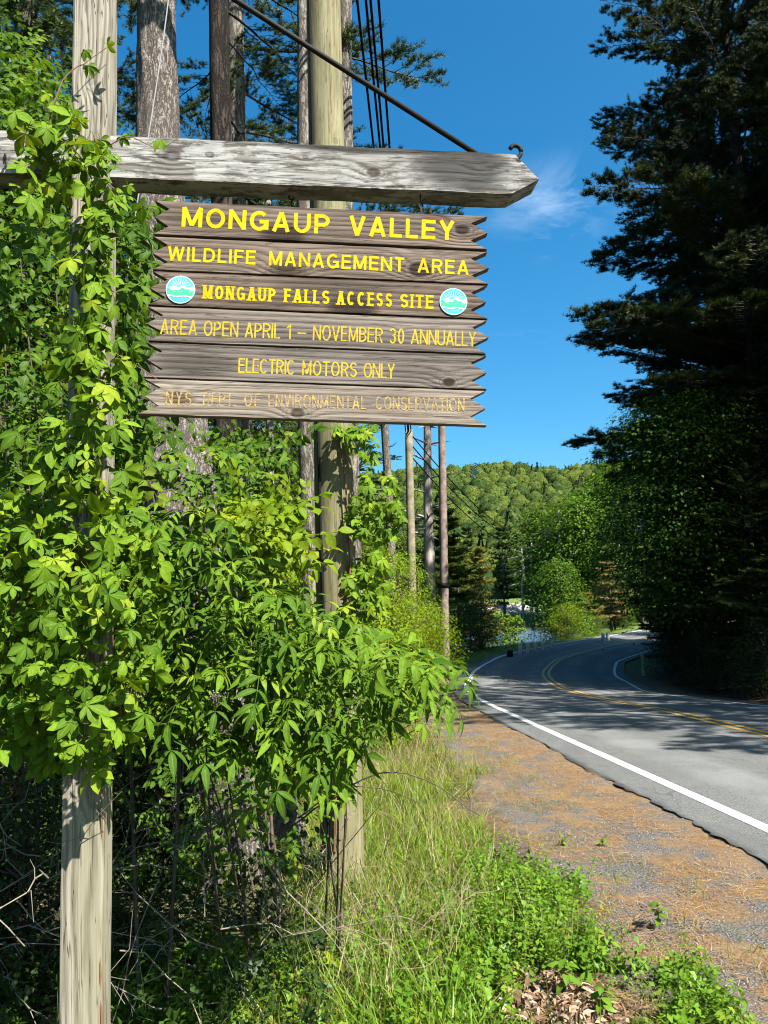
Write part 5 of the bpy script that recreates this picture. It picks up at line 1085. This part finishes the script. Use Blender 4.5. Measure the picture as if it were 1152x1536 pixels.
spots = [(20, 104, 1.05), (23, 101, .95), (17, 108, 1.0), (27, 98, 1.15), (30, 92, 1.15), (25, 88, 1.0), (28, 82, 1.1), (33, 86, 1.3), (36, 95, 1.4), (13, 118, .95), (10, 121, .9), (7, 119, .85), (4, 120, .9), (22.5, 112, 1.0), (31, 104, 1.3), (40, 102, 1.4), (-4, 72, .8), (-6, 60, .9), (-3, 52, .7), (-8, 86, 1.0), (0, 60, .6), (-10, 70, 1.1), (26, 74, 1.0), (30, 76, 1.2), (35, 80, 1.3)]
for x, y, s_ in spots:
    if ddist(x, y) > -3 and ddist(x, y) < 9: x += 11
    tree('pineM' if r.random() < .72 else 'farL', x, y, s_ * (1.0 if r.random() < 2 else 1), 'tree of the dark stand along the far side of the lake', 'tree', 'trees along the far side of the lake', M['needle_far'] if r.random() < .6 else M['needle'])
for x, y, s_ in ((22, 84, 1.05), (25, 92, 1.2), (27.5, 86, 1.35), (21, 96, 1.1), (31, 97, 1.5), (24, 78, .8)):
    tree('farL', x, y, s_, 'full broadleaf tree between the lake and the dark right-hand forest', 'tree', 'broadleaf trees right of the lake', M['shrub'])

# wooded hillside: reads as one mass, real crowns on a slope
def ico(n=2):
    import bmesh
    bm = bmesh.new(); bmesh.ops.create_icosphere(bm, subdivisions=n, radius=1); V = np.array([v.co for v in bm.verts]); f = np.array([[v.index for v in q.verts] for q in bm.faces]); bm.free(); return V, f
ICO3 = ico(3); ICO2 = ico(2)
def dome(k, n, con=False):
    """one far crown: a lumpy body of leaf clusters plus loose leaf sprays that break its outline"""
    r = np.random.default_rng(k); V, f = (ICO3 if n > 400 else ICO2); V = V.copy(); ph = r.uniform(0, 6, 9)
    def lump(d): 
        q = 0
        for j in range(9): ax_q = norm(np.array([math.sin(ph[j] * 3), math.cos(ph[j] * 5), math.sin(ph[j] * 7)])); q = q + np.sin((d @ ax_q) * (5 + 1.6 * j) + ph[j] * 4) / (1 + .25 * j)
        return q / 4.2
    if con: V = V[:, :] * 1.0; zz = (V[:, 2] + 1) / 2; rr = (1.02 - zz) * .26 * (1 + .45 * np.sin(zz * 30 + ph[0])) / (np.linalg.norm(V[:, :2], axis=1) + .12); B = np.stack([V[:, 0] * rr, V[:, 1] * rr, zz * 1.35], 1); B += r.normal(size=B.shape) * .02
    else: B = V * np.array([.5, .5, .52]) * (1 + .22 * lump(V))[:, None] + np.array([0, 0, .42]); B += r.normal(size=B.shape) * .022
    keep = (B[f].mean(1)[:, 2] > (.05 if con else .12)); f = f[keep]
    m_ = n // 2; pick = r.integers(0, len(B), m_); P = B[pick] + r.normal(size=(m_, 3)) * (.05 if not con else .03); cen = np.array([0, 0, .4]); N_ = norm(P - cen) + r.normal(size=(m_, 3)) * .7
    Fm = frames(N_, r.normal(size=(m_, 3))) * r.uniform(.6, 1.3, m_)[:, None, None]; q = np.array([(-.06, -.05, 0), (.05, -.06, 0.01), (.06, .05, 0), (-.04, .06, -.01)]) * (.62 if not con else .5); fq = np.array([(0, 1, 2), (0, 2, 3)])
    Pq = (np.einsum('kij,nj->kni', Fm, q) + P[:, None]).reshape(-1, 3); return np.concatenate([B, Pq]), np.concatenate([f, (fq[None] + 4 * np.arange(m_)[:, None, None]).reshape(-1, 3) + len(B)])
def forest(name, label, mat, pts, sizes, tpls, seed):
    r = np.random.default_rng(seed); s_ = Soup(); ch = r.integers(0, len(tpls), len(pts)); a = r.uniform(0, 6.28, len(pts))
    for i, tp in enumerate(tpls):
        m_ = ch == i; k = m_.sum(); sz = sizes[m_]; Mx = np.zeros((k, 3, 3)); c_, s2 = np.cos(a[m_]), np.sin(a[m_]); Mx[:, 0, 0] = c_; Mx[:, 0, 1] = -s2; Mx[:, 1, 0] = s2; Mx[:, 1, 1] = c_; Mx[:, 2, 2] = r.uniform(.85, 1.25, k); Mx *= sz[:, None, None]
        T = pts[m_]; s_.many(tp, Mx, T, r.random(k) * .7 + .1)
    # vary per leaf a little
    s_.R = [np.clip(q + rng.uniform(-.15, .2, len(q)), 0, .99) for q in s_.R]
    o = s_.build(name, mat); tag(o, label, 'forest', kind='stuff'); return o
r = np.random.default_rng(5); n = 5000; y = 122 + 385 * r.random(n) ** .9; x = (-.16 + .66 * r.random(n)) * y; keep = r.random(n) < (y / 500) ** .55; x, y = x[keep], y[keep]; z = gz(x, y); conif = (np.sin(x * .05 + 1) * np.sin(y * .06) + r.normal(size=len(x)) * .5) > .80
conif |= (y < 145) & (r.random(len(x)) < .5); 
def far_leaf(name, c1, c2, c3):
    m, t, b = new_mat(name); P_ = coord(t); r = attr(t, 'rnd'); n = noise(t, P_, 1.7, 6, .75); n2 = noise(t, P_, 5.5, 4, .7)
    c = mix(t, r.ramp(0, 1), c1, c2); c = mix(t, r._m('MULTIPLY', 7.3)._m('FRACT').ramp(.7, .95, 0, .7), c, c3); c = mix(t, n.ramp(.35, .65), c, tuple(q * .55 for q in c1)); t.links.new(c, b.inputs['Base Color'])
    bump(t, b, n + n2 * .6, .8, .5); b.inputs['Roughness'].default_value = .8; b.inputs['Specular IOR Level'].default_value = .05; return m
M['hill_'] = leaf_mat('hill_leaf', (.04, .095, .012), (.13, .205, .020), (.18, .24, .03), .22, .7, .1); M['hill_pine_'] = leaf_mat('hill_needle_', (.035, .075, .02), (.075, .13, .03), None, .1, .7, .1)
M['hill'] = far_leaf('hill_leaf', (.028, .065, .014), (.15, .19, .024), (.24, .25, .055)); M['hill_pine'] = far_leaf('hill_needle', (.035, .07, .022), (.08, .125, .03), (.11, .15, .04))
D_ = [dome(i, 440) for i in range(6)]; DF = [dome(i + 30, 130) for i in range(6)]; Cn = [dome(i + 9, 150, True) for i in range(4)]
sz = r.uniform(3.8, 9.4, len(x)) * (1 - .12 * (y > 300))
nr = ~conif & (y < 210); fr = ~conif & (y >= 210)
forest('hill_forest', 'sunlit broadleaf forest covering the lower slope of the hill behind the lake', M['hill'], np.stack([x, y, z + .5], 1)[nr], sz[nr], D_, 1)
forest('hill_forest', 'sunlit broadleaf forest covering the upper slope and ridge of the hill', M['hill'], np.stack([x, y, z + .5], 1)[fr], sz[fr], DF, 3)
forest('hill_conifers', 'dark conifers scattered through the forest on the hill', M['hill_pine'], np.stack([x, y, z], 1)[conif], sz[conif] * .95, Cn, 2)

# ------------------------------------------------------------------ ground cover
def gpts(n, x0, x1, y0, y1, cond=None, bias=1.0):
    out = []
    while sum(len(o) for o in out) < n:
        y = y0 + (y1 - y0) * rng.random(n) ** bias; x = rng.uniform(x0, x1, n); d = ddist(x, y); k = np.ones(n, bool) if cond is None else cond(x, y, d); out.append(np.stack([x, y, gz(x, y)], 1)[k])
    return np.concatenate(out)[:n]
def nz2(x, y, f=1.0): return .5 + .25 * (np.sin(x * 3.1 * f + 1.7 * np.sin(y * 2.3 * f)) + np.sin(y * 2.9 * f + 1.3 * np.sin(x * 3.7 * f)))
def gcover(name, label, cat, tpls, P, N_, T_, mat, smin=.6, smax=1.3):
    s_ = Soup(); k = len(P); Fm = frames(N_, T_) * rng.uniform(smin, smax, k)[:, None, None]; ch = rng.integers(0, len(tpls), k)
    for i, tp in enumerate(tpls): s_.many(tp, Fm[ch == i], P[ch == i])
    o = s_.build(name, mat); return tag(o, label, cat, kind='stuff')
def gblade(L, W, bend):
    u = np.array([0, .4, .75, 1]); y = L * u * (1 - .25 * bend * u); z = 0 * u; zb = -bend * L * u ** 2
    V = []; 
    for i, w_ in enumerate((W, W * .8, W * .5)): V += [(-w_ / 2, y[i], zb[i]), (w_ / 2, y[i], zb[i])]
    V.append((0, y[3], zb[3])); return np.array(V), np.array([(0, 1, 3), (0, 3, 2), (2, 3, 5), (2, 5, 4), (4, 5, 6)])
GB = [gblade(l, w_, b_) for l, w_, b_ in ((.12, .004, .4), (.18, .006, .7), (.25, .005, .35), (.16, .007, .9))]
up_ = np.array([0, 0, 1.])
def upright(k, sp=.35): return norm(rvec(k)), norm(up_ + rvec(k, sp))
gl = lambda x, y, d: (d < -1.95 - .35 * nz2(x, y) ) & (x > -.55 - .02 * y) & ~(((x - .62) / .34) ** 2 + ((y - 3.25) / .42) ** 2 < 1)
P = gpts(15000, -1.2, 1.4, 2.6, 9, gl, 1.2); N_, T_ = upright(len(P), .38); gcover('verge_grass', 'green grass of the road verge between the pole and the gravel', 'grass', GB, P, N_, T_, M['grass'], .45, 1.1)
P = gpts(12000, -1.4, 1.4, 7, 24, lambda x, y, d: (d < -1.5 - .5 * nz2(x, y)) & (d > -5)); N_, T_ = upright(len(P), .35); gcover('verge_grass', 'farther green grass of the verge below the lime saplings', 'grass', GB, P, N_, T_, M['grass'], .7, 1.5)
P = gpts(9000, 0, 19, 24, 60, lambda x, y, d: (d < -.7) & (d > -3.2)); N_, T_ = upright(len(P), .35); gcover('far_verge_grass', 'strip of bright grass along the outside of the bend', 'grass', GB, P, N_, T_, M['grass'], .5, 1.1)
P = gpts(2500, -1.2, 1.2, 3.2, 11, gl); N_, T_ = upright(len(P), .45); gcover('dry_grass', 'dry straw stalks standing in the verge grass', 'dry grass', [gblade(.34, .004, .25), gblade(.26, .003, .5)], P, N_, T_, M['straw'], .6, 1.3)
# low weeds
def rosette(k, n=7, L=.05, ratio=.5, h=.10):
    rr = random.Random(k); ts = []
    for i in range(n):
        a = i * 2.4 + rr.uniform(-.3, .3); z = h * (i + 1) / n; Ls = L * rr.uniform(.7, 1.15); ts.append(xform(blade(Ls, Ls * ratio, .2, .3, 2, .5), np.array([[math.cos(a), 0, math.sin(a)], [0, 1, 0], [-math.sin(a), 0, math.cos(a)]]) @ Rx(0) , (0, z, 0)))
    # lay leaflets outwards: local y is up the stem, so leaves point sideways
    out = []
    for i, (v, f) in enumerate(ts):
        a = i * 2.4 + rr.uniform(-.3, .3); z = h * (i + 1) / n; Ls = L * rr.uniform(.7, 1.15); v, f = blade(Ls, Ls * ratio, .2, .3, 2, .5)
        d_ = np.array([math.cos(a), .45 + rr.uniform(-.3, .3), math.sin(a)]); Fm = frames(np.array([[-.4 * math.cos(a), 1, -.4 * math.sin(a)]]), d_[None])[0]; out.append((v @ Fm.T + np.array([0, z, 0]), f))
    v, f = tube(np.array([(0, 0, 0), (0, h, 0)]), .0012, 3); out.append((v, f)); return joint(out)
RS = [rosette(i, 8, .042, .55, h) for i, h in enumerate((.06, .10, .14, .18))]
w1 = lambda x, y, d: (d < -1.95 - .3 * nz2(x, y)) & (x > -1.9) & (nz2(x, y, 1.3) > .33) & ~(((x - .66) / .30) ** 2 + ((y - 3.2) / .40) ** 2 < 1)
P = gpts(3200, -1.9, 1.0, 2.2, 4.4, w1, 1.6); N_, T_ = upright(len(P), .3); gcover('low_weeds', 'bright leafy weeds covering the near bank', 'weeds', RS, P, N_, T_, M['weed'], .6, 1.2)
RSP = [rosette(i + 20, 12, .032, .5, h) for i, h in enumerate((.10, .15, .19))]
P = gpts(820, .2, 1.2, 3.2, 5.6, lambda x, y, d: ((x - .68) / .40) ** 2 + ((y - 4.15) / 1.0) ** 2 < (.35 + .9 * nz2(x, y, 1.9)) * (.6 + .6 * rng.random(len(x)))); N_, T_ = upright(len(P), .35); gcover('leafy_weed_patch', 'thick patch of leafy weeds beside the gravel', 'weeds', RSP, P, N_, T_, M['weed'], .7, 1.3)
P = gpts(260, -.2, .35, 2.6, 3.6, None); N_, T_ = upright(len(P), .35); gcover('long_grass_tuft', 'tuft of long bright grass blades beside the dead leaves', 'grass', [gblade(.30, .009, .3), gblade(.24, .010, .5)], P, N_, T_, M['weed'], .7, 1.2)
P = gpts(900, -.2, 1.35, 2.35, 3.6, lambda x, y, d: (nz2(x, y, 2.3) > .48) & ~(((x - .66) / .22) ** 2 + ((y - 3.15) / .30) ** 2 < 1)); N_, T_ = upright(len(P), .35); gcover('low_weeds', 'small weeds and seedlings dotted along the gravel edge at the bottom', 'weeds', RS[:3], P, N_, T_, M['weed'], .5, 1.0)
P = gpts(1500, -.5, 1.2, 2.6, 7.5, gl); N_, T_ = upright(len(P), .5); gcover('broad_grass', 'broader bent grass blades mixed into the verge', 'grass', [gblade(.22, .011, .6), gblade(.30, .008, .8), gblade(.16, .013, .4)], P, N_, T_, M['weed'], .6, 1.2)
# undergrowth at the foot of the post
P = gpts(1500, -3.2, .2, 2.5, 5.2, lambda x, y, d: (x < -.25 - .1 * (y - 3)) & (nz2(x, y) > .3)); P[:, 2] += rng.random(len(P)) * .35; N_, T_ = upright(len(P), .6); gcover('undergrowth', 'small-leaved undergrowth in the shade behind the sign post', 'undergrowth', RS, P, N_, T_, M['shade_leaf'], .5, 1.1)  # the hollow's shade is painted into these leaves
P = gpts(1900, .7, 1.9, 2.3, 12, lambda x, y, d: (d < -1.05) & (nz2(x, y, 2) > .5 + .2 * rng.random(len(x)))); N_, T_ = upright(len(P), .5); gcover('gravel_grass', 'sparse grass sprouting through the gravel edge', 'grass', GB[:2], P, N_, T_, M['grass'], .3, .7)
# litter
nd = (np.array([(-.001, -.04, 0), (.001, -.04, 0), (.002, 0, .003), (.004, 0, .003), (-.001, .045, 0)]), np.array([(0, 1, 3), (0, 3, 2), (2, 3, 4)]))
shd = lambda x, y, d: (d < -.47) & (d > -2.4) & (nz2(x, y, 1.6) > .36 + .15 * rng.random(len(x)))
P = gpts(24000, .2, 2.5, 2.2, 15, shd, 1.5); P[:, 2] += .004 + .006 * rng.random(len(P)); k = len(P); gcover('pine_needle_litter', 'orange fallen pine needles on the gravel shoulder', 'pine needles', [(nd[0][:, :], nd[1])], P, norm(up_ + rvec(k, .15)), norm(rvec(k) * np.array([1, 1, .12])), M['needle_litter'], .7, 1.3)
st = norm(np.array([(1, 0, 0), (-1, 0, 0), (0, 1, 0), (0, -1, 0), (0, 0, 1), (0, 0, -1)], float)) * np.array([1, .8, .55]); sf = np.array([(0, 2, 4), (2, 1, 4), (1, 3, 4), (3, 0, 4), (2, 0, 5), (1, 2, 5), (3, 1, 5), (0, 3, 5)])
STN = [(st * .009 * (1 + .35 * rng.normal(size=(6, 1))), sf) for _ in range(6)]
M['stone'] = leaf_mat('gravel_stone', (.12, .11, .105), (.34, .32, .30), (.46, .44, .42), 0.0, .9, .2)
P = gpts(9000, .5, 2.5, 2.2, 12, lambda x, y, d: (d < -.44) & (d > -2.5), 1.6); k = len(P); gcover('gravel_stones', 'loose grey gravel stones on the shoulder', 'gravel', STN, P, norm(up_ + rvec(k, .4)), norm(rvec(k)), M['stone'], .35, 1.2)
dl = blade(.036, .017, .8, .9, 3, .5)
P = gpts(1200, .1, 1.2, 2.3, 4.2, lambda x, y, d: (((x - .60) / .30) ** 2 + ((y - 3.0) / .60) ** 2 < .5 + .8 * nz2(x, y, 2))); P[:, 2] += .01 + .03 * rng.random(len(P)); k = len(P); gcover('leaf_litter', 'pale brown dead leaves lying between the weeds', 'dead leaves', [dl], P, norm(up_ + rvec(k, .5)), norm(rvec(k)), M['dead_leaf'], .6, 1.5)
P = gpts(1500, -3, 1.0, 2.4, 6.5, lambda x, y, d: d < -2.2); P[:, 2] += .01; k = len(P); gcover('leaf_litter', 'brown dead leaves scattered under the shrubs', 'dead leaves', [dl], P, norm(up_ + rvec(k, .5)), norm(rvec(k)), M['dead_leaf'], .5, 1.3)
# single plants one can point at
def seedling(label, px, py, h, n, L, ratio, mat, Y=None):
    P0 = hit(px, py); r_ = empty('weed_plant', P0, random.uniform(0, 6), label, 'plant'); v, f = tube(np.array([(0, 0, -.01), (.004, .0, h * .5), (0, .004, h)]), .002, 4); s_ = Soup(); s_.add(v, f); s_.build('stem', M['stem'], r_)
    me = tmesh('leaf', blade(L, L * ratio, .2, .35, 4, .45), mat)
    for i in range(n):
        a = i * 2.4; z = h * (.35 + .65 * (i + 1) / n); d_ = np.array([[math.cos(a), math.sin(a), .25 + random.uniform(-.3, .3)]]); Fm = frames(np.array([[0, 0, 1.]]) + rvec(1, .25), d_)[0] * random.uniform(.75, 1.15)
        o = bpy.data.objects.new('leaf', me); col.objects.link(o); o.parent = r_; m4 = Matrix.Identity(4)
        for p_ in range(3):
            for q in range(3): m4[p_][q] = float(Fm[p_, q])
        m4[2][3] = z; o.matrix_basis = m4
seedling('small leafy plant growing out of the gravel near the dark twig', 990, 1395, .13, 12, .055, .55, M['weed'])
seedling('little plant sprouting alone in the grey gravel at the lower right', 1078, 1510, .07, 11, .05, .45, M['weed'])
seedling('young plant with upright leaves at the lower end of the verge', 850, 1500, .16, 10, .07, .5, M['weed'])
seedling('small plant in the middle of the needle covered shoulder', 905, 1270, .06, 8, .05, .6, M['weed'])
seedling('tiny sprout at the weed patch edge of the shoulder', 845, 1268, .05, 6, .05, .6, M['weed'])
seedling('low plant by the bottom edge right of the dead leaves', 905, 1530, .12, 12, .06, .5, M['weed'])
seedling('sapling with big yellow-green leaves in the dark undergrowth edge', 500, 1490, .16, 9, .085, .62, M['lime'])
seedling('single yellow-green leaved stem right of the sign post foot', 378, 1475, .17, 4, .07, .6, M['lime'])
tw = empty('fallen_twig', hit(955, 1400), .4, 'short dark twig lying on the gravel edge', 'twig'); s_ = Soup(); v, f = tube(np.array([(-.07, 0, .01), (-.02, .01, .015), (.04, -.005, .012), (.09, .012, .016)]), [.006, .008, .006, .003], 5, True); s_.add(v, f); s_.build('twig', M['bark_dark'], tw)
# bare twigs
def twigs(label, n, poly, Y0, Y1, ln, mat, r0_=.003, name='dead_bush', nsub=3, upb=.5):
    c_ = np.mean(poly, 0); P0 = at(*c_, (Y0 + Y1) / 2); r_ = empty(name, (P0[0], P0[1], gz(P0[0], P0[1])), 0, label, 'dead bush'); loc = np.array(r_.location)
    for q, pxy in enumerate(poly_sample(poly, n)):
        P = at(*pxy, rng.uniform(Y0, Y1)); P[2] = max(P[2], gz(P[0], P[1])); d_ = norm(rvec(1)[0] * np.array([1, .5, .6]) + np.array([0, 0, upb])); pts = [P]
        for i in range(6): d_ = norm(d_ + rvec(1)[0] * .28 + np.array([0, 0, -.10])); pts.append(pts[-1] + d_ * ln * rng.uniform(.7, 1.2) / 6)
        s_ = Soup(); rr = r0_ * rng.uniform(.6, 1.3); v, f = tube(np.array(pts), np.linspace(rr, rr * .35, 7), 4); s_.add(v - loc, f)
        for j in range(nsub):
            i = rng.integers(2, 6); dd = norm(d_ + rvec(1)[0] * .8); l_ = ln * rng.uniform(.15, .35); v, f = tube(np.array([pts[i], pts[i] + dd * l_ * .5, pts[i] + norm(dd + rvec(1)[0] * .3) * l_]), [rr * .5, rr * .4, rr * .2], 3); s_.add(v - loc, f)
        s_.build('twig', M[mat], r_)
twigs('tangle of bare pale twigs in the dark hollow right of the sign post foot', 45, [(160, 1180), (430, 1150), (470, 1300), (400, 1480), (250, 1530), (165, 1500)], 2.9, 4.2, .7, 'twig', .0028)
twigs('bare curving twigs left of the sign post foot', 26, [(-40, 1150), (80, 1150), (85, 1450), (-40, 1480)], 2.5, 3.6, .6, 'twig', .003)
twigs('dry brown weed stalks standing in the verge right of the utility pole', 60, [(520, 1400), (700, 1400), (690, 1500), (520, 1500)], 3.2, 4.6, .42, 'straw', .0016, 'dry_stalks', 2, 3.0)
twigs('thin pale stalks before the foot of the utility pole', 30, [(440, 1330), (560, 1330), (560, 1420), (440, 1420)], 3.6, 4.8, .5, 'straw', .0016, 'dry_stalks', 2, 2.5)
br = empty('bramble_canes', at(430, 1260, 4.0), 0, 'dark arching bramble canes crossing in front of the utility pole foot', 'bramble'); 
for pts, Ys, r_, mt_ in (([(430, 1245), (500, 1195), (570, 1160), (640, 1170), (720, 1225)], [4.1, 4.0, 3.9, 3.9, 3.9], .005, 'stem'), ([(450, 1225), (510, 1185), (570, 1182), (630, 1205)], [4.1, 4.0, 4.0, 4.0], .004, 'stem'), ([(470, 1330), (510, 1280), (572, 1205)], [4.1, 4.0, 3.9], .004, 'stem'), ([(455, 1405), (540, 1385), (600, 1375), (660, 1400)], [3.6, 3.5, 3.5, 3.5], .003, 'twig'), ([(498, 1120), (500, 1200), (507, 1290)], [4.9, 4.9, 4.9], .006, 'stem'), ([(512, 1130), (520, 1220), (515, 1300)], [4.8, 4.8, 4.9], .004, 'stem'), ([(530, 1340), (560, 1390), (600, 1440)], [3.6, 3.5, 3.4], .0025, 'twig')):
    vine(pts, Ys, r_, br, mt_, 'cane')

# guard stones and marker post
M['guard'] = flat_mat('guard_stone', (.95, .90, .82), .9, (.55, .52, .47), 9, bmp=.4)
for i, (a, b_) in enumerate(((765, 984), (781, 981), (793, 979), (804, 977), (815, 975), (828, 972), (905, 961), (912, 959))):
    P = hit(a, b_ + 3); s_ = Soup(); h = .55 if i else .36; ww = .11 if i else .15; v, f = tube(np.array([(0, 0, -.2), (0, 0, h * .5), (.01, 0, h * .93), (.01, 0, h)]), [ww, ww, ww * .92, ww * .6], 7, True); s_.add(v, f)
    if i == 0: o = s_.build('tree_stump', M['bark_dark']); tag(o, 'dark squat stump at the left end of the row of guard stones', 'stump')
    else: o = s_.build('guard_stone', M['guard']); tag(o, 'short pale guard stone on the grass outside the bend', 'guard stone', 'guard stones along the outside of the bend')
    o.location = P; o.rotation_euler = (0, 0, i)
P = hit(965, 1014); o_ = empty('marker_post', P, 0, 'slim pale marker post at the inside of the bend in front of the dark trees', 'marker post'); s_ = Soup(); s_.add(*box_tris(-.05, .05, -.012, .012, -.2, .78)); s_.build('post', M['guard'], o_)
s_ = Soup(); s_.add(*box_tris(-.035, .035, -.018, -.013, .62, .74)); s_.build('reflector', M['white_plastic'], o_)

# ------------------------------------------------------------------ ordinals for look-alikes in one group
ORD = ['first', 'second', 'third', 'fourth', 'fifth', 'sixth', 'seventh', 'eighth', 'ninth', 'tenth', 'eleventh', 'twelfth', 'thirteenth', 'fourteenth', 'fifteenth', 'sixteenth', 'seventeenth', 'eighteenth', 'nineteenth', 'twentieth', 'twenty-first', 'twenty-second', 'twenty-third', 'twenty-fourth', 'twenty-fifth', 'twenty-sixth']
SUF = {'tall pines of the dark forest wall right of the road': 'of the tall pines in the dark forest right of the road', 'young conifers in the shade at the right road side': 'of the young conifers in shade below the right-hand pines',
 'shaded bushes at the right road side': 'of the shaded bushes along the right side of the road', 'pines of the wood behind the sign': 'of the pines in the wood behind the sign', 'broadleaf trees of the wood behind the sign': 'of the broadleaf trees in the wood behind the sign',
 'lime green saplings at the wood edge': 'of the lime green saplings at the wood edge', 'green bushes behind the sign': 'of the green bushes below the trees behind the sign', 'dusky bushes in the wood': 'of the dusky bushes in the wood behind the sign',
 'roadside bushes before the lake': 'of the roadside bushes before the lake', 'trees along the far side of the lake': 'of the trees along the far side of the lake', 'broadleaf trees right of the lake': 'of the full broadleaf trees right of the lake',
 'guard stones along the outside of the bend': 'of the short pale guard stones outside the bend'}
for g_, suf in SUF.items():
    L_ = [(proj(o.location)[0], o) for o in bpy.data.objects if o.get('group') == g_ and o.parent is None]
    ins = sorted([q for q in L_ if 0 <= q[0] <= 1152 and q[1].location.y > 0], key=lambda q: q[0])
    for i, (_, o) in enumerate(ins): o['label'] = '%s from the left %s' % (ORD[i], suf)

for o in bpy.data.objects:      # timber, paint and boards keep hard edges
    if o.type == 'MESH' and o.name.split('.')[0] in ('letter', 'emblem', 'batten', 'crossarm', 'post', 'reflector'): o.data.shade_flat()
